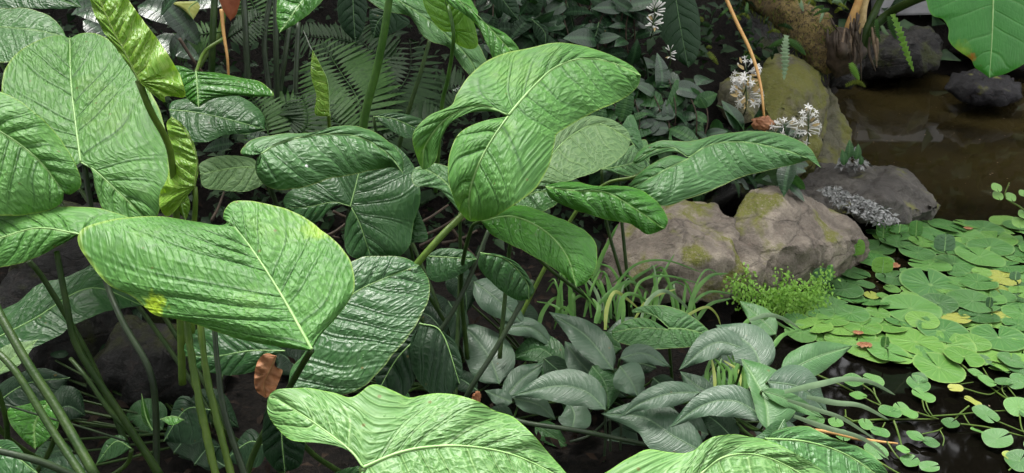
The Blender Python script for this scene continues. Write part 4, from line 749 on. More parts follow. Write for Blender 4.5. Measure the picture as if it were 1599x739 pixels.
for k in range(46):
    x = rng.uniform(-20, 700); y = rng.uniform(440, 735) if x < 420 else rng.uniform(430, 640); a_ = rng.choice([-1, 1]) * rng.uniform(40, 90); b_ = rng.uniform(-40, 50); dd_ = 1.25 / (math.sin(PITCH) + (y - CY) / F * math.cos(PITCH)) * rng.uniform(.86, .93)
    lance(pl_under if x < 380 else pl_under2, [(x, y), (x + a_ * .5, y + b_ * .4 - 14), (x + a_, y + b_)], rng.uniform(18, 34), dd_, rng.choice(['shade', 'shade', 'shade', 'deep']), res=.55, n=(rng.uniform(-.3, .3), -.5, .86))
petiole(plb, [(800, 655, 1.78), (830, 662, 1.77), (900, 672, 1.75), (960, 684, 1.78), (1010, 695, 1.85)], (.0055, .005), 'petiole_dark', name='trailing_stem')
for pts in ([(945, 640, 1.8), (945, 690, 1.82), (940, 750, 1.85)], [(952, 650, 1.84), (953, 700, 1.86), (952, 750, 1.88)], [(970, 660, 1.85), (969, 690, 1.86), (968, 730, 1.88)], [(890, 690, 1.85), (920, 680, 1.85), (950, 655, 1.82)]):
    petiole(plb, pts, .003, 'petiole_dark')
leaf(pld, 1.88, (0, -.5, .86), [(1043, 513), (1075, 515), (1118, 527)], [(1043, 511), (1030, 498), (1005, 489), (990, 489), (988, 484), (1010, 477), (1050, 480), (1085, 497), (1118, 527)],
     [(1043, 515), (1010, 497), (978, 501), (958, 514), (956, 522), (966, 534), (1010, 545), (1065, 543), (1100, 538), (1118, 527)], la=[(1043, 511), (1020, 492), (989, 486)], lb=[(1043, 515), (1000, 512), (957, 519)], N=7, mat='silver', q=.004, label='quilted low leaf with speckled lobes')
petiole(pld, [(1043, 514, 1.9), (1045, 540, 1.95), (1050, 600, 2.0)], .004)
leaf(pld, 1.9, (0, -.5, .86), [(1120, 530), (1145, 522), (1170, 530)], [(1120, 530), (1140, 508), (1160, 512), (1170, 530)], [(1120, 530), (1145, 545), (1170, 530)], N=6, mat='silver', res=.6)

# ---------------------------------------------------------------- strap leaves
def blade(plant, pts, w, mat='grass', fold=.25, tw=0.0, label=None, name='blade'):
    c = crs([P(*p) for p in pts], 26); t = np.gradient(c, axis=0); t /= np.linalg.norm(t, axis=1)[:, None]
    vd = c - C0; vd /= np.linalg.norm(vd, axis=1)[:, None]; s_ = np.cross(t, vd) + np.array([0, 0, .3]) * tw; s_ /= np.linalg.norm(s_, axis=1)[:, None]; nn = np.cross(s_, t)
    u = np.linspace(0, 1, 26); ww = w * .5 * (np.clip(1 - u, 0, 1) ** .45) * (.55 + .45 * sm01(u * 4)) + .0003
    v = np.concatenate([c - s_ * ww[:, None] + nn * ww[:, None] * fold, c, c + s_ * ww[:, None] + nn * ww[:, None] * fold], 1).reshape(-1, 3)
    f = []
    for i in range(25):
        for k in range(2): a = i * 3 + k; f.append((a, a + 1, a + 4, a + 3))
    return put(name, mesh(name, v - c[0], f, M[mat]), plant, c[0], label)
def d3(pts, d): return [(x, y, d + .02 * i) for i, (x, y) in enumerate(pts)]
gr = foot(.38, 2.12, 'tuft of bright arching strap leaves in front of the tan boulder', 'grass tuft', 'strap_leaf_plant')
for pts, w, m, d in (([(935, 505), (955, 465), (990, 435), (1028, 412)], 10, 'grass', 2.15), ([(1012, 490), (1022, 450), (1036, 425), (1053, 397)], 9, 'grass', 2.12), ([(945, 505), (955, 460), (990, 415), (1040, 407), (1096, 426)], 6, 'grass', 2.1),
                     ([(985, 480), (1000, 440), (1040, 431), (1093, 443)], 6, 'grass', 2.08), ([(1000, 500), (1012, 470), (1035, 454), (1062, 470), (1092, 502)], 9, 'grass_pale', 2.02), ([(1075, 505), (1083, 462), (1108, 432), (1137, 427)], 11, 'grass', 2.05),
                     ([(1085, 505), (1108, 476), (1142, 466)], 9, 'grass', 2.02), ([(840, 515), (848, 487), (866, 466), (882, 470)], 10, 'grass', 2.1), ([(898, 495), (892, 455), (872, 418)], 8, 'grass', 2.16), ([(912, 495), (922, 455), (938, 420)], 7, 'grass', 2.12),
                     ([(950, 512), (930, 480), (905, 449)], 5, 'grass', 2.08), ([(930, 505), (935, 482), (925, 466)], 12, 'grass', 2.05), ([(945, 515), (948, 480), (960, 456), (978, 466), (998, 483)], 9, 'variegated', 2.0),
                     ([(965, 500), (975, 462), (998, 463), (1018, 482)], 10, 'grass', 2.02), ([(972, 505), (974, 480), (972, 458)], 9, 'grass', 2.04), ([(885, 490), (862, 476), (838, 471)], 5, 'grass', 2.08), ([(1060, 500), (1100, 480), (1118, 490), (1126, 510)], 6, 'variegated', 2.0),
                     ([(1020, 500), (1025, 460), (1020, 425)], 12, 'grass', 2.1), ([(990, 500), (1010, 470), (1030, 460), (1055, 452)], 7, 'variegated', 2.06), ([(925, 440), (940, 400), (965, 350)], 11, 'grass', 2.2), ([(930, 480), (960, 450), (985, 440), (1010, 455)], 9, 'grass', 2.1),
                     ([(900, 500), (880, 480), (870, 500), (865, 515)], 7, 'grass', 2.06), ([(1005, 500), (1030, 480), (1050, 485), (1060, 500)], 9, 'grass', 2.03), ([(960, 490), (968, 450), (955, 420), (930, 410)], 8, 'grass', 2.16)):
    blade(gr, d3(pts, d), w * .8 * d / F, m, tw=rng.uniform(-1, 1))
for k in range(26):
    x = rng.uniform(860, 1120); y = rng.uniform(485, 512); a_ = rng.uniform(-45, 60); h_ = rng.uniform(40, 85)
    blade(gr, d3([(x, y), (x + a_ * .25, y - h_ * .6), (x + a_ * .7, y - h_), (x + a_ * 1.3, y - h_ * rng.uniform(.7, .95))], 2.12), rng.uniform(3, 7) * 2.1 / F, rng.choice(['grass', 'grass', 'grass', 'grass_pale', 'grass']), tw=rng.uniform(-1, 1))
gr2 = foot(.50, 1.78, 'bright strap leaves standing between the lance leaved plants', 'grass tuft', 'strap_leaf_plant')
for k in range(22):
    x = rng.uniform(1100, 1175); y = rng.uniform(575, 615); blade(gr2, d3([(x, y + 30), (x + rng.uniform(-8, 8), y), (x + rng.uniform(-25, 25), y - rng.uniform(15, 45))], 1.86), rng.uniform(5, 9) * 1.8 / F, rng.choice(['grass', 'grass', 'variegated']), tw=rng.uniform(-1, 1))
gr3 = foot(.66, 1.5, 'long pale strap leaves trailing over the water at the lower right', 'grass tuft', 'strap_leaf_plant')
for pts, w, m, d in (([(1225, 612), (1280, 600), (1320, 592), (1360, 597), (1398, 617)], 11, 'grass_pale', 1.55), ([(1260, 620), (1303, 629), (1345, 634), (1388, 656)], 10, 'grass_pale', 1.5), ([(1230, 625), (1275, 640), (1312, 652), (1345, 672), (1366, 686)], 8, 'grass_pale', 1.46),
                     ([(1240, 650), (1290, 668), (1340, 682), (1370, 700), (1388, 718)], 9, 'grass_pale', 1.42), ([(1170, 500), (1200, 492), (1228, 500), (1248, 513)], 8, 'grass_pale', 1.8), ([(1205, 545), (1222, 524), (1252, 514)], 8, 'grass', 1.75),
                     ([(1150, 520), (1175, 497), (1205, 500), (1240, 520)], 7, 'grass', 1.85)):
    blade(gr3, d3(pts, d), w * d / F, m)
a = [onz(1268, 671, .012), onz(1300, 676, .012), onz(1345, 686, .012), onz(1402, 693, .012)]
tag(add_tube('fallen_stalk', a, (.004, .005, .002), M['cane'], None, 6), 'orange brown fallen stalk floating below the pale strap leaves', 'stalk')

# ---------------------------------------------------------------- lily pads
def pad_mesh(name, seed, mat, notch=.16, teeth=.022, cup=.03, fine=72):
    r_ = random.Random(seed); v = [(0, 0, 0)]; at = [(0, 0, 0)]; f = []; nr_ = 7
    ph = r_.uniform(0, 6); e = r_.uniform(.9, 1.0)
    for j in range(1, nr_ + 1):
        r = j / nr_
        for i in range(fine + 1):
            t = i / fine; th = notch * r ** .6 + t * (2 * math.pi - 2 * notch * r ** .6)
            edge = 1 + .025 * math.sin(2 * th + ph) + (teeth * abs(math.sin(th * 15)) if j == nr_ else 0) - .05 * max(0, 1 - abs(t - .5) * 2 * 6 - 5) 
            x = math.cos(th) * r * edge; y = math.sin(th) * r * edge * e
            z = cup * (r ** 3) * (.5 + .5 * math.sin(3 * th + ph)) + .02 * r * math.sin(5 * th + ph * 2) + (.025 * abs(math.sin(th * 8)) * r * (1 - r) * 2)
            v.append((x, y, z)); at.append((th / (2 * math.pi) * 18, r, 0))
    w = fine + 1
    for i in range(fine): f.append((0, 1 + i, 2 + i))
    for j in range(nr_ - 1):
        for i in range(fine): a = 1 + j * w + i; f.append((a, a + w, a + w + 1, a + 1))
    return mesh(name, v, f, M[mat], True, at)
PADS = {m: [pad_mesh('lily_pad', 7 * i + 3, m, notch=.12 + .05 * (i % 3)) for i in range(6)] for m in ('pad', 'pad_light', 'pad_yellow', 'pad_deep')}
main = [(1327, 424, 60, 3), (1366, 406, 58, 0), (1397, 434, 55, 3), (1352, 444, 28, 3), (1433, 395, 55, 0), (1400, 377, 52, 3), (1452, 414, 60, 0), (1417, 424, 24, 0), (1490, 412, 62, 0), (1482, 386, 60, 0), (1530, 401, 72, 0), (1493, 426, 28, 0),
        (1453, 445, 96, 0), (1475, 452, 30, 2), (1519, 470, 74, 3), (1393, 451, 26, 1), (1418, 452, 23, 1), (1421, 463, 30, 1), (1361, 461, 24, 2), (1379, 462, 20, 1), (1565, 434, 50, 2), (1533, 425, 28, 2), (1560, 451, 36, 2), (1318, 452, 58, 3), (1297, 463, 48, 0),
        (1325, 462, 50, 0), (1305, 478, 50, 3), (1358, 470, 58, 0), (1422, 482, 92, 0), (1465, 474, 60, 3), (1278, 484, 50, 0), (1328, 489, 58, 0), (1352, 494, 52, 0), (1371, 488, 36, 2), (1300, 498, 52, 1), (1272, 508, 56, 1), (1312, 512, 56, 1), (1346, 509, 60, 1),
        (1384, 507, 60, 1), (1405, 500, 50, 0), (1440, 500, 54, 1), (1465, 488, 42, 2), (1492, 496, 44, 2), (1529, 493, 58, 3), (1570, 478, 66, 0), (1597, 490, 60, 0), (1562, 492, 30, 2), (1570, 508, 44, 2), (1473, 516, 78, 0), (1525, 508, 42, 1), (1560, 527, 82, 0), (1590, 507, 46, 0),
        (1430, 534, 88, 1), (1370, 528, 48, 1), (1340, 524, 56, 1), (1385, 549, 62, 0), (1478, 540, 84, 1), (1520, 535, 50, 2), (1562, 550, 80, 1), (1597, 545, 60, 1), (1312, 532, 48, 1), (1368, 552, 50, 1), (1466, 574, 78, 1), (1402, 556, 46, 1), (1532, 562, 30, 3), (1505, 557, 62, 1), (1580, 562, 44, 3),
        (1480, 352, 60, 0), (1536, 356, 58, 0), (1590, 352, 44, 0), (1455, 366, 50, 0), (1505, 369, 60, 0), (1556, 373, 62, 1), (1598, 377, 46, 0), (1425, 368, 50, 0), (1440, 378, 40, 1), (1462, 354, 50, 0), (1546, 386, 66, 0), (1590, 400, 56, 0), (1572, 416, 54, 0), (1583, 391, 50, 0),
        (1363, 362, 22, 3), (1412, 350, 36, 0), (1510, 350, 40, 1), (1570, 345, 44, 1), (1625, 365, 60, 0), (1630, 395, 70, 0), (1630, 430, 70, 0), (1640, 470, 80, 0), (1640, 520, 80, 1), (1640, 555, 60, 1), (1250, 520, 50, 0), (1245, 500, 44, 0), (1525, 440, 60, 0), (1498, 440, 40, 0), (1545, 465, 50, 0), (1340, 545, 44, 1)]
# more pads slipped between these where the mat is closed
mat_poly = [(1290, 440), (1340, 400), (1400, 350), (1440, 345), (1599, 340), (1700, 340), (1700, 560), (1599, 575), (1500, 570), (1440, 556), (1400, 562), (1340, 552), (1270, 530), (1240, 500)]
def inpoly(x, y, pg):
    c = False
    for i in range(len(pg)):
        a, b = pg[i], pg[(i + 1) % len(pg)]
        if (a[1] > y) != (b[1] > y) and x < (b[0] - a[0]) * (y - a[1]) / (b[1] - a[1]) + a[0]: c = not c
    return c
open_w = [(1375, 445, 26), (1410, 405, 26), (1390, 415, 22), (1460, 432, 10), (1395, 460, 10), (1410, 575, 26), (1335, 475, 8), (1510, 520, 8), (1420, 460, 8)]
tries = 0; extra = []
while len(extra) < 75 and tries < 6000:
    tries += 1; x = rng.uniform(1245, 1690); y = rng.uniform(342, 572)
    if not inpoly(x, y, mat_poly) or any(math.hypot(x - a, (y - b) * 1.8) < c + 16 for a, b, c in open_w): continue
    if any(math.hypot(x - m_[0], (y - m_[1]) * 2) < m_[2] * .42 for m_ in main + extra): continue
    extra.append((x, y, rng.uniform(30, 52), rng.choice([0, 0, 1, 1, 3])))
main = [(a, b, c, (1 if d == 2 and i % 2 else d)) for i, (a, b, c, d) in enumerate(main)]
MK = ['pad', 'pad_light', 'pad_yellow', 'pad_deep']; CN = ['green', 'lime', 'yellow', 'dark']
LM = [((1335, 395), 'the pink end of the tan boulder'), ((1215, 450), 'the bright feathery fern'), ((1345, 520), 'the brown spotted pad'), ((1440, 345), 'the pointed grey rock'), ((1420, 575), 'the glitter on open water'),
      ((1599, 350), 'the far right mat corner'), ((1599, 470), 'the middle right edge'), ((1500, 450), 'the centre of the pad mat'), ((1599, 560), 'the near right mat corner')]
ORD = ['nearest', 'second nearest', 'third nearest', 'fourth nearest', 'fifth nearest', 'sixth nearest', 'seventh nearest', 'eighth nearest', 'ninth nearest', 'tenth nearest', 'eleventh nearest', 'twelfth nearest', 'thirteenth nearest', 'fourteenth nearest', 'fifteenth nearest']
cl = {}
allp = [(m_, 0) for m_ in main] + [(m_, 1) for m_ in extra]
for i, (m_, ex) in enumerate(allp):
    sz = 'wide' if m_[2] > 64 else 'middling' if m_[2] > 42 else 'small'
    D = [math.hypot(m_[0] - a[0], 1.8 * (m_[1] - a[1])) for a, _ in LM]; k = int(np.argmin(D)); cl.setdefault((m_[3], sz, k), []).append((D[k], i))
lab = {}
for (c, sz, k), L in cl.items():
    for j, (_, i) in enumerate(sorted(L)): lab[i] = f"{sz} {CN[c]} lily pad, {ORD[min(j, 14)]} of those to {LM[k][1]}"
for i, (m_, ex) in enumerate(allp):
    x, y, w, c = m_; z = (.004 if ex else .010) + rng.uniform(0, .010); o3 = onz(x, y, z); dd = np.dot(o3 - C0, fw); r = w * dd / F / 2 * (1.0 if not ex else 1.05)
    o = bpy.data.objects.new('lily_pad', PADS[MK[c]][i % 6]); COL.objects.link(o); o.location = V(o3); o.scale = (r, r, r * 1.0)
    tl = .03 if ex else .06
    o.rotation_euler = (rng.gauss(0, tl), rng.gauss(0, tl), rng.uniform(0, 6.28)); o['wl'] = [float(q_) for q_ in o3]
    tag(o, lab[i], 'lily pad', 'lily pads covering the pond')
# pads and round leaves standing up out of the water
def up_leaf(x, y, w, h, d, mat, label, n=(-.1, -.9, .4)):
    o, p = leaf(None, d, n, [(x, y + h * .5), (x + 1, y), (x + 2, y - h * .5)], [(x, y + h * .5), (x - w * .4, y + h * .4), (x - w * .5, y), (x - w * .35, y - h * .4), (x + 2, y - h * .5)],
                [(x, y + h * .5), (x + w * .4, y + h * .4), (x + w * .5, y), (x + w * .4, y - h * .38), (x + 2, y - h * .5)], N=5, mat=mat, res=.5, q=.0004, ribw=.0012, name='round_leaf')
    tag(o, label, 'leaf'); f_ = onz(x + 4, y + h * .5 + 6, -.01)
    add_tube('leaf_stalk', [p, (p + f_) / 2 + np.array([.004, 0, 0]), f_], .0022, M['petiole'], o, 6)
up_leaf(1335, 386, 32, 27, 2.72, 'under', 'upright yellow green round leaf at the boulder tip')
up_leaf(1282, 431, 28, 26, 2.5, 'deep', 'upright dark round leaf beside the feathery fern')
up_leaf(1379, 357, 22, 30, 2.9, 'fresh', 'upright round leaf beside the pale tiny plants')
up_leaf(1430, 357, 22, 26, 2.9, 'fresh', 'upright round leaf below the pointed grey rock')
up_leaf(1475, 379, 34, 28, 2.8, 'deep', 'raised dark folded leaf above the far pads', (.1, -.7, .7))
up_leaf(1585, 431, 18, 14, 2.55, 'deep', 'small dark cupped leaf by the yellow pads', (.1, -.6, .8))
up_leaf(1404, 357, 30, 14, 2.88, 'fresh', 'shiny tilted leaf between two upright ones', (0, -.5, .9))
up_leaf(1378, 414, 34, 26, 2.62, 'under', 'folded green pad edge near the open water', (.4, -.7, .5))
up_leaf(1296, 426, 12, 26, 2.5, 'fresh', 'narrow upright leaf right of the dark round one', (.4, -.8, .3))
up_leaf(1545, 472, 12, 16, 2.35, 'deep', 'tiny folded leaf tip between the wide pads')
up_leaf(1382, 534, 14, 18, 2.1, 'fresh', 'small folded leaf rising at the near pad edge')
# brown rot spot pad and dead bits
for (x, y, w, l_) in ((1340, 519, 14, 'brown rotten patch lying on a yellow green pad'), (1350, 538, 20, 'tan curled scrap lying on the near pads'), (1392, 414, 22, 'pink brown curled edge on the open water'), (1512, 356, 12, 'orange brown scrap among the far pads')):
    o3 = onz(x, y, .026); bm = bmesh.new(); bmesh.ops.create_grid(bm, x_segments=10, y_segments=7, size=1)
    k = w * np.dot(o3 - C0, fw) / F / 2
    for v in bm.verts:
        x0, y0 = v.co.x, v.co.y; rr = math.sqrt(max(1 - .5 * y0 * y0, 0)); v.co.x = x0 * rr * k * 1.2; v.co.y = y0 * math.sqrt(1 - .5 * x0 * x0) * k * .8
        v.co.z = k * .35 * mn.noise(Vector((x0 * 2 + x, y0 * 2, 1)))
    me = bpy.data.meshes.new('dead_scrap'); bm.to_mesh(me); bm.free(); me.polygons.foreach_set('use_smooth', [True] * len(me.polygons)); me.materials.append(M['dead'])
    tag(put('dead_scrap', me, None, o3), l_, 'dead leaf')
# --- little floating plants, lower right
SM = {m: pad_mesh('float_leaf', 40 + i, m, notch=.1, teeth=.0, cup=.12, fine=26) for i, m in enumerate(MK)}
def floater(label, leaves, stems, grp='small floating plants'):
    x, y = leaves[0][:2]; e = empty('floating_plant', onz(x, y, 0), label, 'water plant', grp)
    for k, (x, y, w, c) in enumerate(leaves):
        o3 = onz(x, y, .008 + rng.uniform(0, .012)); dd = np.dot(o3 - C0, fw); r = w * dd / F / 2
        o = inst('leaf', SM[MK[3 if c == 0 and rng.random() < .6 else 0 if c == 1 else c]], e, o3, (rng.uniform(-1, 1), rng.uniform(-1, 1), rng.gauss(0, .06)), (rng.gauss(0, .12), -.1, 1), r); 
        o.scale = (r, r * rng.uniform(.85, 1), r)
    for pts, w in stems:
        c = [onz(px_, py_, .006 + .008 * math.sin(i * 1.3 + w)) for i, (px_, py_) in enumerate(pts)]
        add_tube('stem', c, (w * .0012, w * .001), M['petiole_lime'], e, 6)
floater('floating plant with two leaves touching the pale strap leaf', [(1332, 594, 34, 0), (1364, 594, 32, 0), (1340, 618, 26, 1)], [([(1275, 585), (1320, 605), (1350, 622), (1376, 634)], 2.2), ([(1345, 600), (1362, 612), (1376, 632)], 2), ([(1364, 606), (1368, 620), (1376, 633)], 2)])
floater('floating plant hanging below the toothed pad', [(1434, 600, 38, 0), (1442, 618, 36, 0), (1436, 590, 26, 3)], [([(1440, 625), (1444, 640), (1452, 650)], 1.6), ([(1445, 626), (1450, 640), (1458, 652)], 1.6)])
floater('floating plant with the round bright yellow leaf', [(1519, 627, 27, 2), (1492, 606, 23, 2), (1484, 661, 30, 0), (1526, 673, 22, 1), (1539, 647, 42, 3)], [([(1513, 634), (1500, 645), (1490, 656)], 2), ([(1455, 650), (1500, 647), (1530, 644), (1599, 640)], 1.8), ([(1503, 606), (1540, 616), (1555, 612), (1575, 600)], 1.6), ([(1500, 662), (1545, 668), (1599, 682)], 1.8), ([(1555, 657), (1599, 675)], 1.6), ([(1500, 600), (1520, 597)], 1.3), ([(1505, 648), (1512, 660), (1520, 668)], 1.4)])
floater('floating plant with the largest dark leaf on open black water', [(1557, 685, 48, 3), (1590, 636, 42, 0), (1612, 650, 40, 0)], [([(1570, 600), (1590, 625)], 1.6), ([(1592, 648), (1596, 670), (1610, 690)], 1.6)])
floater('floating plant cut by the bottom right corner', [(1592, 720, 50, 3), (1576, 712, 22, 2), (1620, 700, 40, 0)], [([(1575, 735), (1590, 720)], 1.5)])
floater('floating plant in the middle of its runners with a two tone pair', [(1390, 643, 34, 0), (1407, 638, 26, 1), (1420, 646, 26, 1), (1352, 663, 25, 1), (1374, 675, 29, 1)], [([(1330, 658), (1385, 655), (1465, 655)], 2.2), ([(1428, 643), (1450, 650), (1466, 655)], 1.8), ([(1382, 660), (1378, 668)], 1.4)])
floater('floating plant between the strap leaves and the dead stalk', [(1305, 660, 24, 1), (1273, 657, 30, 0), (1317, 680, 25, 0)], [([(1318, 650), (1340, 660), (1365, 660)], 1.6), ([(1320, 640), (1322, 652), (1332, 660)], 1.4)])
floater('floating plant with a twin pair over the bright reflection', [(1429, 681, 27, 0), (1453, 691, 27, 0)], [([(1440, 678), (1463, 673), (1472, 668)], 1.6), ([(1468, 672), (1474, 685), (1472, 697)], 1.4)])
floater('floating plant left of the bright reflection', [(1368, 704, 38, 3), (1421, 720, 34, 0), (1451, 729, 30, 3), (1410, 702, 20, 1)], [([(1395, 655), (1402, 675), (1410, 705)], 2.4), ([(1370, 720), (1395, 735), (1420, 748)], 2), ([(1410, 705), (1425, 712)], 1.6), ([(1385, 690), (1400, 712), (1412, 722)], 1.8)])
floater('chain of small floating leaves right of the toothed pad', [(1523, 582, 22, 0), (1541, 595, 27, 0), (1567, 596, 26, 0), (1560, 576, 32, 3), (1590, 575, 34, 0), (1592, 592, 28, 1), (1585, 600, 24, 1)], [([(1500, 568), (1520, 585), (1540, 600), (1560, 615), (1578, 626)], 2.2), ([(1535, 575), (1550, 598), (1570, 612)], 1.6), ([(1565, 600), (1566, 612), (1580, 628)], 1.6)])
fs = empty('floating_plant', onz(1575, 330, 0), 'sprig rising from the water at the right edge above the pads', 'water plant')
for x, y, w in ((1556, 293, 18), (1558, 306, 18), (1578, 308, 18), (1597, 302, 14), (1598, 335, 18), (1590, 348, 22)):
    p = P(x, y, 2.98); inst('leaf', SM['pad_light'], fs, p, (1, 0, 0), (0, -.6, 1), w * 2.98 / F / 2)
add_tube('stem', [P(1620, 350, 2.98), P(1595, 325, 2.98), P(1570, 308, 2.98), P(1576, 285, 2.98)], (.004, .002), M['petiole_lime'], fs, 6)

# ---------------------------------------------------------------- ferns
PIN = {m: lens('pinna', 1, .068, M[m], .1, .12, 5) for m in ('fern', 'fern_dark')}
def frond(plant, pts, ln, n, mat, nrm=(0, -.6, .8), name='frond', wd=1.0, spread=72):
    c = crs([P(*p) for p in pts], n + 2); t = np.gradient(c, axis=0); r = np.linspace(.0028, .0008, len(c))
    v, f = tube(c, r, 5); fr = put(name, mesh(name, v - c[0], f, M[mat]), plant, c[0]); nn = np.asarray(nrm, float)
    for i in range(1, n + 1):
        u = i / (n + 1); L = ln * (math.sin(math.pi * (u * .85 + .12)) ** .7) * rng.uniform(.88, 1.05) * (1 if u < .85 else .75); tv = t[i] / np.linalg.norm(t[i]); sv = np.cross(nn, tv); sv /= np.linalg.norm(sv)
        for sg in (-1, 1):
            dr = tv * math.cos(R(spread)) + sv * sg * math.sin(R(spread)) + np.array([rng.gauss(0, .03), rng.gauss(0, .03), -.1])
            o = inst('pinna', PIN[mat], fr, c[i], dr, nn + np.array([rng.gauss(0, .12), rng.gauss(0, .12), 0]), L); o.scale.x *= wd
    return fr
fa = gplant('fern', 560, 260, .1, 'dark fern with wide fronds in the gap behind the silvery leaf', 'fern')
for pts, ln, n, m in (([(560, 215, 2.55), (560, 160, 2.6), (530, 110, 2.7), (500, 62, 2.75)], .19, 22, 'fern'), ([(575, 215, 2.6), (610, 160, 2.65), (640, 110, 2.75), (640, 60, 2.8)], .16, 20, 'fern_dark'),
                      ([(545, 215, 2.5), (510, 175, 2.52), (470, 155, 2.55)], .13, 16, 'fern'), ([(640, 190, 2.7), (680, 150, 2.75), (735, 130, 2.75)], .15, 18, 'fern_dark'), ([(560, 70, 2.9), (530, 62, 2.88), (490, 58, 2.85), (455, 52, 2.85)], .11, 18, 'fern_dark'),
                      ([(600, 220, 2.55), (640, 200, 2.6), (690, 180, 2.6)], .14, 16, 'fern_dark'), ([(620, 120, 2.9), (580, 80, 2.9), (540, 40, 2.95)], .14, 18, 'fern_dark')):
    frond(fa, pts, ln, n, m)
fb = gplant('fern', 330, 200, .2, 'small pale fern tucked behind the pointed bright leaf', 'fern')
for pts, ln, n, m in (([(345, 50, 2.45), (310, 55, 2.45), (275, 68, 2.45), (255, 78, 2.42)], .085, 16, 'fern'), ([(355, 60, 2.5), (385, 40, 2.5), (412, 20, 2.5)], .08, 14, 'fern_dark'), ([(470, 170, 2.5), (440, 165, 2.5), (405, 168, 2.5)], .09, 12, 'fern'),
                      ([(420, 240, 2.4), (415, 190, 2.42), (390, 150, 2.45)], .1, 16, 'fern'), ([(455, 225, 2.4), (480, 190, 2.42), (470, 140, 2.45)], .1, 16, 'fern_dark'), ([(400, 60, 2.7), (400, 20, 2.7), (380, -20, 2.7)], .09, 14, 'fern')):
    frond(fb, pts, ln, n, m)
# feathery bright fern at the rock foot
def wedge(name, mat):
    v = [(0, 0, 0)] + [(math.sin(a) * (1 + .12 * (i % 2)), math.cos(a) * (1 + .12 * (i % 2)), .08 * math.cos(a * 3)) for i, a in enumerate(np.linspace(-1.0, 1.0, 7))]
    return np.array(v), [(0, i, i + 1) for i in range(1, 7)]
mf = gplant('feathery_fern', 1205, 480, .02, 'bright feathery fern growing at the foot of the mossy boulder end', 'fern')
WV, WF = wedge('w', 'maiden')
for k in range(34):
    x0, y0 = 1212 + rng.uniform(-55, 60), 484 + rng.uniform(-16, 10); a_ = rng.uniform(-1.4, 1.4); L = rng.uniform(35, 78); d0 = rng.uniform(2.22, 2.34)
    x1 = x0 + math.sin(a_) * L; y1 = y0 - abs(math.cos(a_)) * L * .95 + rng.uniform(-5, 8); x1 = min(max(x1, 1140), 1295); y1 = max(y1, 402)
    c = crs([P(x0, y0, d0 + .05), P((x0 + x1) / 2, (y0 + y1) / 2 - 8, d0), P(x1, y1, d0 - .02)], 16); tv, tf = tube(c, .0009, 4); vs_ = [tv]; fs_ = [list(q) for q in tf]; off = len(tv)
    for i in range(2, 16):
        for j in range(4):
            p = c[i] + np.array([rng.gauss(0, .014), rng.gauss(0, .008), rng.gauss(0, .010)]); s_ = rng.uniform(.0035, .0075)
            Mx = np.array(basis((rng.uniform(-1, 1), rng.uniform(-.4, .4), rng.uniform(-.8, .4)), (rng.gauss(0, .4), -.7, .8)).to_3x3())
            vs_.append(p + (WV * s_) @ Mx.T); fs_ += [[a2 + off for a2 in q] for q in WF]; off += len(WV)
    vv_ = np.vstack(vs_); put('frond', mesh('frond', vv_ - c[0], fs_, M['maiden']), mf, c[0])

# ---------------------------------------------------------------- glossy small leaved shrubs with white flowers
VM = {m: [lens('shrub_leaf', 1, .24 + .03 * i, M[m], .35, .25 + .2 * i, 6) for i in range(3)] for m in ('vine', 'shade', 'deep')}
def shrub(label, stems, ln, mats, step=13, px=0, py=0, grp=None, dr=(0, 0)):
    e = gplant('shrub', px, py, .2, label, 'shrub', grp)
    for pts in stems:
        c = crs([P(*p) for p in pts], max(4, int(clen(np.array([p[:2] for p in pts], float)) / step)))
        add_tube('stem', list(c), (.004, .0015), M['stem_brown'], e, 5, n=len(c) * 2)
        for i in range(1, len(c)):
            for sg in (-1, 1):
                tv = c[i] - c[i - 1]; tv = tv / np.linalg.norm(tv); sv = np.cross(tv, (0, -1, .2)) * sg
                if rng.random() < .22: continue
                dv = tv * rng.uniform(.1, .9) + sv * rng.uniform(.5, 1.2) + np.array([rng.gauss(0, .35), -.3 + rng.gauss(0, .3), -.45 + rng.gauss(0, .45)])
                inst('leaf', rng.choice(VM[rng.choice(mats)]), e, c[i], dv, (rng.gauss(0, .6), -.7 + rng.gauss(0, .3), .8 + rng.gauss(0, .4)), ln * rng.uniform(.6, 1.45))
    return e
st = []
for k in range(15):
    x = 760 + k * 17 + rng.uniform(-8, 8); y = rng.uniform(60, 150); st.append([(x + rng.uniform(-30, 30), y + 20, 3.0), (x, y - 40, 2.9), (x + rng.uniform(-25, 25), y - 90, 2.85), (x + rng.uniform(-40, 40), y - 150, 2.9)])
s1 = shrub('dark glossy shrub filling the top middle behind the twisted leaf', st, .095, ['vine', 'vine', 'shade'], 17, 880, 200)
st = []
for k in range(11):
    x = 950 + k * 15 + rng.uniform(-6, 6); y = 265 + rng.uniform(-25, 5); st.append([(x + rng.uniform(-10, 20), y + 10, 2.85), (x, y - 35, 2.78), (x + rng.uniform(-30, 10), y - 80, 2.75), (x + rng.uniform(-30, 0) - 5, y - 125, 2.8)])
s2 = shrub('glossy shrub with jagged small leaves above the folded long leaf', st, .09, ['vine', 'vine', 'deep'], 16, 1040, 280)
st = []
for k in range(9):
    x = 1090 + k * 18; st.append([(x, 310 - abs(k - 4) * 3, 2.9), (x - 5, 275, 2.8), (x + rng.uniform(-10, 10), 240, 2.75), (x + rng.uniform(-5, 15), 205, 2.78)])
st += [[(1210, 290, 2.7), (1222, 265, 2.65), (1225, 240, 2.66)], [(1225, 305, 2.66), (1230, 275, 2.62), (1235, 250, 2.62)]]
s3 = shrub('shrub with white starry flower heads left of the mossy boulder', st, .085, ['vine', 'deep', 'vine'], 16, 1150, 320)
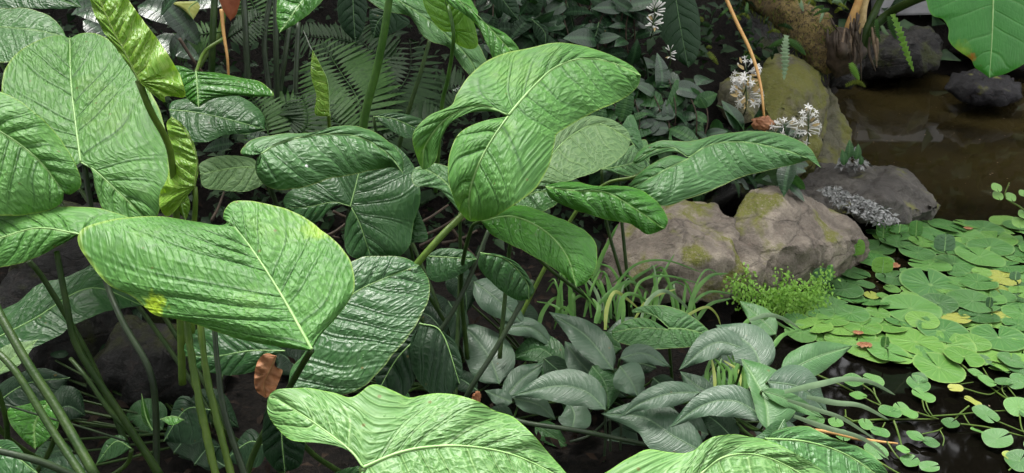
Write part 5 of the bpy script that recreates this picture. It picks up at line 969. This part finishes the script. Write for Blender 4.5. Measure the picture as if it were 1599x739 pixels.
# flowers: each a tube with five petals
def flower_mesh():
    v, f = tube([(0, 0, 0), (0, .5, 0), (0, 1.0, 0)], (.06, .05, .08), 6); v = list(map(tuple, v)); f = [list(q) for q in f]
    for k in range(5):
        a = k * 2 * math.pi / 5; b = len(v); ca, sa = math.cos(a), math.sin(a); ta, tb = -sa, ca
        for (r, w, h) in ((.04, .05, 1.0), (.22, .075, 1.12), (.42, .015, 1.1)):
            v += [(ca * r + ta * w, h, sa * r + tb * w), (ca * r - ta * w, h, sa * r - tb * w)]
        f += [[b, b + 1, b + 3, b + 2], [b + 2, b + 3, b + 5, b + 4]]
    return mesh('flower', v, f, M['petal'])
def bud_mesh():
    v, f = tube([(0, 0, 0), (0, .3, 0), (0, .7, .04), (0, 1, .05), (0, 1.1, .05)], (.05, .07, .11, .09, .02), 6); return mesh('bud', v, f, M['petal'])
FLW, BUD = flower_mesh(), bud_mesh()
BR = lens('bract', 1, .2, M['bract'], .4, .3, 3)
def head(label, x, y, d, rx, ry, nf, nb, nbr, s=.034):
    nf = int(nf * 1.5); nb = int(nb * 1.5)
    c = P(x, y + ry, d); e = empty('flower_head', c, label, 'flower head', 'white flower heads of the shrub')
    add_tube('stalk', [P(x - 4, y + ry + 14, d + .06), c, P(x, y - ry * .6, d)], .0022, M['petiole'], e, 6)
    for k in range(nf + nb + nbr):
        a = rng.uniform(0, 6.28); r = rng.uniform(.1, .7) ** .7; p0 = P(x + math.cos(a) * rx * r * .6, y + math.sin(a) * ry * r, d + rng.uniform(-.02, .02))
        dv = (math.cos(a) + rng.gauss(0, .3), -.5 + rng.gauss(0, .3), .5 - math.sin(a) * .7)
        me, nm, sc_ = (FLW, 'flower', s) if k < nf else (BUD, 'bud', s * .8) if k < nf + nb else (BR, 'bract', s * .8)
        inst(nm, me, e, p0, dv, (rng.gauss(0, .3), -1, .3), sc_ * rng.uniform(.85, 1.2))
head('white flower head upper of the two by the mossy stone, tan below', 1165, 112, 2.85, 26, 22, 8, 6, 12)
head('wide white flower head directly under another, with many tan bracts', 1165, 145, 2.83, 32, 22, 16, 4, 22)
head('white flower spray standing alone in front of the mossy boulder', 1262, 195, 2.75, 12, 26, 13, 5, 3, .03)
head('low white blossoms just above the tip of the folded leaf', 1225, 196, 2.72, 16, 9, 7, 2, 1, .03)
head('cream bud cluster highest on the dark shrub', 1022, 14, 2.75, 12, 12, 0, 11, 0, .033)
head('cream bud cluster just below the highest one', 1020, 36, 2.75, 10, 10, 0, 9, 2, .03)
head('small spike of greenish buds between the shrub leaves', 1047, 84, 2.75, 5, 12, 0, 7, 1, .02)
# big dark leaves of the bank plants
db = gplant('bank_plant', 1000, 200, .2, 'bank plant with huge dark hanging leaves at the top middle right', 'leafy plant')
for rb, A_, B_, d in (([(1050, -40), (1062, 40), (1075, 106)], [(1050, -40), (1025, 0), (1030, 50), (1055, 90), (1075, 106)], [(1050, -40), (1085, 0), (1094, 50), (1088, 90), (1075, 106)], 2.95),
                      ([(870, -40), (890, 20), (900, 66)], [(870, -40), (850, 0), (870, 40), (900, 66)], [(870, -40), (890, -10), (896, 30), (900, 66)], 2.9), ([(550, -40), (552, 20), (555, 66)], [(550, -40), (528, 0), (532, 40), (555, 66)], [(550, -40), (572, 0), (568, 45), (555, 66)], 2.6),
                      ([(610, 15), (590, 35), (583, 60)], [(610, 15), (580, 15), (578, 40), (583, 60)], [(610, 15), (640, 35), (605, 55), (583, 60)], 2.6), ([(760, -30), (785, 0), (810, 32)], [(760, -30), (765, 0), (790, 22), (810, 32)], [(760, -30), (790, -20), (810, 10), (810, 32)], 2.7),
                      ([(935, 35), (930, 55), (918, 74)], [(935, 35), (915, 45), (910, 62), (918, 74)], [(935, 35), (948, 50), (938, 66), (918, 74)], 2.85), ([(830, 30), (850, 50), (852, 75)], [(830, 30), (835, 55), (852, 75)], [(830, 30), (855, 45), (852, 75)], 2.8)):
    leaf(db, d, (.05, -.85, .5), rb, A_, B_, N=8, mat='shade', res=.8, q=.002, ribmat='rib_dark')
add_tube('stem', [P(1000, 210, 3.2), P(960, 100, 3.1), P(900, 0, 3.0), P(880, -60, 3.0)], .006, M['stem_brown'], db, 6)
lb2 = gplant('bank_plant', 240, 210, .3, 'bank plant with glossy dark small leaves in the upper left gap', 'leafy plant')
for x, y, s_, a_ in ((130, 32, .13, 0), (215, 10, .14, .5), (250, 30, .15, 1.2), (238, 60, .12, .3), (255, 5, .12, -.4), (225, 45, .12, 2), (290, 12, .09, 1), (200, 0, .12, 2.4), (270, 95, .09, 1.4), (110, 12, .1, 1.0), (385, 212, .08, .4), (365, 225, .07, 2.5)):
    inst('leaf', rng.choice(VM['vine'] if y < 200 else VM['shade']), lb2, P(x, y, 2.35 + rng.uniform(0, .2)), (math.cos(a_), -.3, math.sin(a_) - .5), (.1, -.6, .8), s_ * 1.3)
leaf(lb2, 2.4, (0, -.7, .6), [(308, 2), (295, 14), (302, 31)], [(308, 2), (270, 4), (285, 14), (302, 31)], [(308, 2), (312, 12), (302, 31)], N=4, mat='pale', label='small yellowing leaf', res=.4, q=.0005)[0].data.materials[0] = M['yellowleaf']

# dense small understorey on the bank, and litter: nobody could count it
nr_ = np.random.RandomState(5)
def cards(Pt, base, bf, size, ymu, ysd, nmu, nsd):
    n = len(Pt); y = nr_.normal(0, 1, (n, 3)) * ysd + ymu; y /= np.linalg.norm(y, axis=1)[:, None]; m = nr_.normal(0, 1, (n, 3)) * nsd + nmu
    x = np.cross(y, m); x /= np.linalg.norm(x, axis=1)[:, None] + 1e-9; z = np.cross(x, y); s_ = size * nr_.uniform(.6, 1.4, n)[:, None, None]
    v = Pt[:, None, :] + s_ * (base[None, :, 0:1] * x[:, None] + base[None, :, 1:2] * y[:, None] + base[None, :, 2:3] * z[:, None])
    f = (np.array(bf)[None] + (np.arange(n) * len(base))[:, None, None]).reshape(-1, 3); return v.reshape(-1, 3), f.tolist()
def scatter(name, n, fn, size, mat, label, lens_w=.3, tilt=.5):
    base = np.array([(0, 0, 0), (-lens_w, .45, .08), (0, .5, 0), (lens_w, .45, .08), (0, 1, -.15)]); bf = [(0, 2, 1), (0, 3, 2), (1, 2, 4), (2, 3, 4)]
    Pt = fn(n) if fn.__name__ == 'vec' else np.array([q for q in (fn() for _ in range(n)) if q is not None])
    v, f = cards(Pt, base, bf, size, np.array([0, -.5, -.2]), np.array([1, .7, .4]), np.array([0, -.3, 1]), np.array([tilt, tilt, .01]))
    o = put(name, mesh(name, v, f, M[mat], True)); tag(o, label, kind='stuff'); return o
def bank_pt(hmax):
    def vec(n):
        x = nr_.uniform(-3.2, 1.75, n); y = np.where(nr_.uniform(0, 1, n) < .35, nr_.uniform(2.5, 3.4, n), nr_.uniform(2.7, 5.6, n)); k = (sdist(x, y) > .05) & ~((x > .75) & (y < 3.4)); x = x[k]; y = y[k]
        return np.stack([x, y, gh(x, y) + nr_.uniform(0, 1, len(x)) ** 2 * hmax], 1)
    return vec
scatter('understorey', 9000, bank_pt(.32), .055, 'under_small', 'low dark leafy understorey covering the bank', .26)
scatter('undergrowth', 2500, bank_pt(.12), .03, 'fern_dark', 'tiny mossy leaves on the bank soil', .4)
def vec(n):
    x = nr_.uniform(-2, .75, n); y = nr_.uniform(1.2, 3.2, n); k = sdist(x, y) > .03; x = x[k]; y = y[k]; return np.stack([x, y, gh(x, y) + .02 + .03 * nr_.uniform(0, 1, len(x))], 1)
scatter('leaf_litter', 1800, vec, .032, 'litter', 'brown leaf litter and crumbs on the shaded soil', .2, .3)
def vec(n):
    x = nr_.uniform(-3, 9, n); y = nr_.uniform(5.5, 12, n); return np.stack([x, y, gh(x, y) + nr_.uniform(0, 1, n) ** 2 * .5], 1)
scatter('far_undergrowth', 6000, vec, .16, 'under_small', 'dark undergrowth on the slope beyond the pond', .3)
def vec(n):
    x = nr_.uniform(.6, 4.5, n); y = nr_.uniform(1.2, 5.2, n); k = sdist(x, y) < -.03; x = x[k]; y = y[k]; return np.stack([x, y, .004 + .002 * nr_.uniform(0, 1, len(x))], 1)
base_ = np.array([(0, 0, 0), (-.3, .5, 0), (.3, .5, 0), (0, 1, 0)]); v_, f_ = cards(vec(420), base_, [(0, 2, 1), (1, 2, 3)], .009, np.array([0, 0, 0]), np.array([1, 1, .01]), np.array([0, 0, 1]), np.array([.05, .05, .01]))
tag(put('floating_debris', mesh('floating_debris', v_, f_, M['root_tan'])), 'tiny specks of debris floating on the pond', kind='stuff')
# grey white tiny leaved ground cover between the rocks
def gc(pg, d0, d1):
    xs = [p[0] for p in pg]; ys = [p[1] for p in pg]
    def f():
        for _ in range(40):
            x = rng.uniform(min(xs), max(xs)); y = rng.uniform(min(ys), max(ys))
            if inpoly(x, y, pg): t = (y - min(ys)) / (max(ys) - min(ys)); return P(x, y, d0 + (d1 - d0) * t + rng.gauss(0, .015))
    return f
scatter('pale_ground_cover', 620, gc([(1286, 288), (1310, 292), (1350, 308), (1390, 330), (1402, 346), (1380, 352), (1345, 340), (1300, 315), (1286, 305)], 3.02, 2.86), .021, 'whitefoliage', 'grey white tiny leaved ground cover between the tan and grey rocks', .22, .8)
scatter('pale_ground_cover', 110, gc([(1312, 240), (1330, 236), (1360, 258), (1340, 262), (1312, 258)], 3.3, 3.25), .03, 'whitefoliage', 'small patch of grey white leaves on top of the grey rock', .22, .8)
rp = empty('rock_plant', P(1335, 262, 3.25), 'small round leaved plant growing on top of the grey rock', 'plant')
for x, y, s_ in ((1328, 236, .07), (1340, 238, .06), (1322, 246, .06), (1348, 246, .04)): inst('leaf', VM['deep'][1], rp, P(x - 4, y + 12, 3.22), (rng.uniform(-.4, .6), -.2, 1), (0, -1, .3), s_)

# ---------------------------------------------------------------- leaning mossy trunk with its hangers
tk = empty('leaning_trunk', P(1175, -20, 3.9), 'leaning mossy yellow brown trunk running down from the top towards the pond', 'tree trunk')
s = NT('mossy bark'); O = s.obj(); n1 = s.noise(O, 9, 6, .65, .5); n2 = s.noise(O, 70, 5, .7, 1)
s.l.new(s.mix(s.sm(n2, .45, .62), s.mix(s.sm(n1, .4, .6), (.14, .10, .035), (.27, .20, .07)), (.05, .032, .018)), s.b.inputs['Base Color']); s.b.inputs['Roughness'].default_value = .9
s.l.new(s.bump(n2, 1, .012, s.bump(n1, .8, .03)), s.b.inputs['Normal']); M['bark'] = s.m
cpts = crs([P(1120, -60, 4.1), P(1185, -15, 3.9), P(1225, 15, 3.75), (P(1262, 48, 3.65)), P(1290, 85, 3.62), P(1302, 112, 3.62)], 70)
rad = np.interp(np.linspace(0, 1, 70), [0, .4, .8, .93, 1], [.088, .082, .088, .08, .035]); v, f = tube(cpts, rad, 26)
for i in range(len(v)):
    q_ = Vector(v[i] * 9); c_ = cpts[i // 26]; dv = v[i] - c_; v[i] = c_ + dv * (1 + .30 * mn.fractal(q_, .8, 2, 4) + .10 * mn.noise(q_ * 4))
put('bark', mesh('bark', v - wl(tk), f, M['bark']), tk, wl(tk))
vs_, fs_ = [], []; off = 0                                        # shaggy fibres
for k in range(900):
    i = rng.randrange(10, 69); th = rng.uniform(0, 6.28); p = v[i * 26 + int(th / 6.283 * 26) % 26]; out = p - cpts[i]; out = out / (np.linalg.norm(out) + 1e-6)
    tv = cpts[min(i + 1, 69)] - cpts[i]; tv = tv / (np.linalg.norm(tv) + 1e-6); dr = out * .5 + tv * rng.uniform(-.5, 1) + np.array([rng.gauss(0, .3), 0, -.6]); dr /= np.linalg.norm(dr); L = rng.uniform(.015, .05)
    s1_ = np.cross(dr, out) * .0015; vs_ += [p - s1_, p + s1_, p + dr * L * .6 + out * .006, p + dr * L]; fs_ += [[off, off + 1, off + 2], [off + 1, off + 3, off + 2]]; off += 4
o = put('moss_fibres', mesh('moss_fibres', np.array(vs_) - wl(tk), fs_, M['moss']), tk, wl(tk)); o['kind'] = 'stuff'
# brown root crown of the taro
rock('root_crown', [(1290, 60, 3.55), (1310, 40, 3.5), (1340, 50, 3.5), (1350, 80, 3.52), (1330, 110, 3.52), (1305, 122, 3.55), (1288, 100, 3.55), (1315, 80, 3.42), (1320, 70, 3.75), (1310, 110, 3.75)], 'rock_dark', '', .03, 31, parent=pl_taro)
pl_taro.children[-1].data.materials[0] = M['stem_brown']
for k in range(26):
    x = rng.uniform(1292, 1372); y = rng.uniform(20, 60); l_ = rng.uniform(30, 75) * (1 - abs(x - 1345) / 90)
    add_tube('aerial_root', [P(x, y, 3.48), P(x + rng.uniform(-5, 5), y + l_ * .5, 3.45), P(x + rng.uniform(-10, 10), y + l_, 3.47)], (.004, .007, .002) if rng.random() < .5 else (.003, .002), M[rng.choice(['root_tan', 'stem_brown', 'stem_brown', 'stem_brown'])], pl_taro, 6)
ef = empty('hanging_fern', P(1390, 25, 3.4), 'fern with long toothed hanging lime fronds under the smooth leaf stalk', 'fern')
def toothed(plant, pts, w, mat, nm='frond'):
    c = crs([P(*p) for p in pts], 73); t = np.gradient(c, axis=0); t /= np.linalg.norm(t, axis=1)[:, None]; s_ = np.cross(t, (0, 1, 0)); s_ /= np.linalg.norm(s_, axis=1)[:, None]
    u = np.linspace(0, 1, 73); ww = w * (np.sin(math.pi * np.clip(u * .85 + .15, 0, 1)) ** .6) * (.55 + .75 * (1 - (np.arange(73) % 6) / 5.0))
    v = np.concatenate([c - s_ * ww[:, None], c + np.array([0, -.1, 0]) * ww[:, None] * 4, c + s_ * ww[:, None]], 1).reshape(-1, 3); f = []
    for i in range(72):
        for k in range(2): a = i * 3 + k; f.append((a, a + 1, a + 4, a + 3))
    return put(nm, mesh(nm, v - c[0], f, M[mat]), plant, c[0])
toothed(ef, [(1394, 22, 3.4), (1405, 50, 3.38), (1415, 80, 3.38), (1427, 113, 3.4)], .014, 'maiden')
toothed(ef, [(1388, 25, 3.42), (1393, 45, 3.42), (1400, 62, 3.42)], .013, 'fern'); toothed(ef, [(1368, 30, 3.45), (1370, 50, 3.45), (1374, 66, 3.45)], .01, 'fern'); toothed(ef, [(1376, 40, 3.4), (1382, 50, 3.4), (1388, 55, 3.4)], .008, 'grass_pale')
toothed(ef, [(1328, 98, 3.45), (1335, 112, 3.45), (1342, 125, 3.46)], .014, 'maiden'); toothed(ef, [(1320, 134, 3.6), (1338, 128, 3.6), (1352, 136, 3.6)], .012, 'moss')
e2 = empty('hanging_fern', P(1228, 60, 3.3), 'grey green lobed fern hanging over the rounded mossy boulder', 'fern')
toothed(e2, [(1228, 55, 3.22), (1226, 80, 3.2), (1226, 100, 3.2), (1224, 126, 3.2)], .016, 'grass_pale'); toothed(e2, [(1226, 62, 3.22), (1212, 68, 3.2), (1200, 74, 3.2)], .012, 'fern'); toothed(e2, [(1230, 62, 3.22), (1245, 72, 3.2), (1258, 86, 3.2)], .014, 'fern')
e3 = empty('hanging_fern', P(1285, 30, 3.5), 'cluster of jagged small fern leaves on top of the leaning trunk', 'fern')
for k in range(34):
    x = rng.uniform(1235, 1318); y = -22 + (x - 1225) * .42 + rng.uniform(-22, 10); a_ = rng.uniform(0, 6.28); L = rng.uniform(14, 32)
    toothed(e3, [(x, y, 3.5), (x + math.cos(a_) * L * .5, y + math.sin(a_) * L * .4, 3.46), (x + math.cos(a_) * L, y + math.sin(a_) * L * .6 + 6, 3.46)], rng.uniform(.006, .012), rng.choice(['fern', 'grass_pale', 'fern', 'grass_pale', 'moss']))
e4 = empty('hanging_fern', P(1110, 20, 3.5), 'sparse jagged fern leaves on the mossy rock left of the orange cane', 'fern')
for k in range(34):
    x = rng.uniform(1085, 1215); y = rng.uniform(-10, 85); a_ = rng.uniform(0, 6.28); L = rng.uniform(12, 30)
    toothed(e4, [(x, y, 3.45), (x + math.cos(a_) * L * .5, y + math.sin(a_) * L * .4, 3.4), (x + math.cos(a_) * L, y + math.sin(a_) * L * .6 + 6, 3.42)], rng.uniform(.005, .011), rng.choice(['fern', 'fern_dark', 'fern_dark', 'moss']))
c_ = [P(1122, -30, 3.0), P(1148, 30, 2.9), P(1172, 80, 2.8), P(1186, 125, 2.75), P(1192, 170, 2.72), P(1196, 230, 2.8)]
tag(add_tube('cane', c_, (.0075, .006, .003), M['cane'], None, 8), 'thin orange cane arching down past the white flower heads', 'stalk')

# ---------------------------------------------------------------- dead curled leaves and twigs
def crumple(label, x, y, w, h, d, seed):
    bm = bmesh.new(); bmesh.ops.create_icosphere(bm, subdivisions=4, radius=1); k = d / F
    for v in bm.verts:
        a = mn.voronoi(v.co * 1.6 + Vector((seed, 0, 0)))[0]; s_ = 1 + .5 * (a[1] - a[0] - .3) + .25 * mn.noise(v.co * 3 + Vector((seed, 0, 0)))
        v.co = Vector((v.co.x * s_ * w * k * .5, v.co.y * s_ * w * k * .3, v.co.z * s_ * h * k * .5))
    me = bpy.data.meshes.new('dead_leaf'); bm.to_mesh(me); bm.free(); me.materials.append(M['dead']); me.polygons.foreach_set('use_smooth', [True] * len(me.polygons))
    o = put('dead_leaf', me, None, P(x, y, d)); o.rotation_euler = (.1, .15, .2); tag(o, label, 'dead leaf'); return o
o_, p_ = leaf(None, 1.42, (.35, -.9, .2), [(432, 556), (420, 580), (412, 600), (415, 622)], [(432, 556), (415, 552), (402, 565), (397, 590), (400, 610), (415, 622)], [(432, 556), (428, 575), (441, 578), (437, 592), (428, 612), (415, 622)],
              N=6, mat='dead', fold=.9, droop=1.3, q=.003, wave=.008, wf=5, res=.7, name='dead_leaf', ribw=.0012, ribmat='bract')
tag(o_, 'crumpled brown dead leaf hanging under the left side of the big heart leaf', 'dead leaf')
crumple('orange brown dried leaf beneath the white flower heads', 1192, 193, 36, 24, 2.72, 5)
crumple('tan dried scrap at the foot of the dark slanting stalk', 744, 622, 14, 28, 1.76, 9)
TW = [((638, 355), (700, 320)), ((650, 372), (720, 335)), ((655, 385), (740, 330)), ((480, 350), (530, 372)), ((500, 372), (545, 345)), ((640, 375), (600, 420)), ((690, 380), (745, 360)), ((520, 330), (560, 340)), ((470, 395), (540, 350)),
      ((300, 400), (360, 380)), ((700, 350), (760, 420)), ((330, 345), (350, 300)), ((280, 60), (330, 130)), ((60, 690), (180, 660))]
for k, (a_, b_) in enumerate(TW):
    d = 2.2 + .05 * (k % 4); add = add_tube('twig', [P(*a_, d), P((a_[0] + b_[0]) / 2, (a_[1] + b_[1]) / 2 + 4, d + .02), P(*b_, d + .05)], (.005, .003), M['stem_brown'], None, 6)
    tag(add, 'bare brown twig ' + ['upper of three slanting right of the arrow leaf', 'middle of three slanting right of the arrow leaf', 'lowest of three slanting right of the arrow leaf', 'seen in the notch of the arrow shaped leaf, sloping down', 'seen in the notch of the arrow shaped leaf, sloping up',
        'running down left from beside the bright stalk', 'just right of the bright stalk', 'short, at the arrow leaf stalk', 'above the edge of the dull quilted leaf', 'behind the top edge of the huge heart leaf', 'crossing down under the glossy curved leaf', 'upright below the curled lime leaf', 'behind the bright pointed leaf at upper left', 'low between the lower left stalks'][k], 'twig', 'bare twigs under the leaves')

# ---------------------------------------------------------------- unseen trees added to shade the bed and darken the pond reflections
def tree(x, y, h, rx, rz, n, label, lean=(0, 0)):
    z0 = gz(x, y); e = empty('tree', (x, y, z0), label, 'tree', 'unseen trees added around the pond')
    top = np.array([x + lean[0], y + lean[1], z0 + h]); add_tube('trunk', [np.array([x, y, z0 - .1]), (np.array([x, y, z0]) + top) / 2 + np.array([.1, 0, .1]), top], (.16, .11, .05), M['stem_brown'], e, 10)
    for k in range(6):
        a = k * 1.05; add_tube('limb', [top - np.array([0, 0, h * .35]), top + np.array([math.cos(a) * rx * .4, math.sin(a) * rx * .4, -.1]), top + np.array([math.cos(a) * rx * .8, math.sin(a) * rx * .8, rz * .4])], (.05, .03, .015), M['stem_brown'], e, 6)
    cl_ = [(np.array([rng.gauss(0, .45) * rx, rng.gauss(0, .45) * rx, rng.gauss(0, .4) * rz]), rng.uniform(.3, .6)) for _ in range(26)]
    ci = nr_.randint(0, len(cl_), n); cc = np.array([c for c, r in cl_])[ci]; cr_ = np.array([r for c, r in cl_])[ci][:, None]
    Pt = top + cc + nr_.normal(0, 1, (n, 3)) * cr_ * np.array([.7, .7, .42]); base = np.array([(0, 0, 0), (-.3, .5, .05), (.3, .5, .05), (0, 1, -.1)])
    v_, f_ = cards(Pt, base, [(0, 2, 1), (1, 2, 3)], .22, np.array([0, 0, -.3]), np.array([1, 1, .5]), np.array([0, 0, 1]), np.array([.6, .6, .01]))
    o = put('crown', mesh('crown', v_ - top, f_, M['under_small'], False), e, top); o['kind'] = 'stuff'
for i, (x, y, h) in enumerate([(-3.6, 2.2, 3.2), (-3.4, -.6, 3.0), (-1.8, -3.2, 3.2), (1.0, -3.8, 3.4), (3.9, -3.0, 3.2), (-3.8, 4.6, 3.4)]):  # out of view, added to block low sky light behind and beside the viewer
    tree(x, y, h, 1.5, 1.3, 3500, ['unseen shade tree added left of the bed', 'unseen shade tree added at the left behind the viewer', 'unseen shade tree added behind the viewer, left of the path', 'unseen shade tree added right behind the viewer', 'unseen shade tree added behind the viewer by the pond', 'unseen shade tree added at the far left end of the bank'][i])
tree(-1.6, 6.3, 2.6, 1.7, .8, 5000, 'unseen leafy shade tree added over the left part of the bank', (.3, -.9))  # this and the next added above the frame to darken the bank
tree(.9, 6.6, 2.6, 1.6, .8, 5000, 'unseen leafy shade tree added behind the shrubs in the middle of the bank', (0, -1.0))
for i, (x, y, h) in enumerate([(3.6, 9.5, 5.0), (6.4, 9.0, 3.3), (9, 9.5, 5), (.2, 10, 5), (-3.5, 9, 5), (-7, 8, 5)]):  # added to darken the water, crowns sized to leave a mirrored sky gap
    tree(x, y, h - 1.5, 2.1, 1.5, 4500, ['added tree beyond the far pond edge, nearer the middle', 'added tree beyond the far pond edge, right of the middle', 'added tree beyond the far pond edge, farthest right', 'tall tree added on the slope behind the shrubs', 'tall tree added on the slope behind the ferns', 'tall tree added on the slope at the far left'][i])
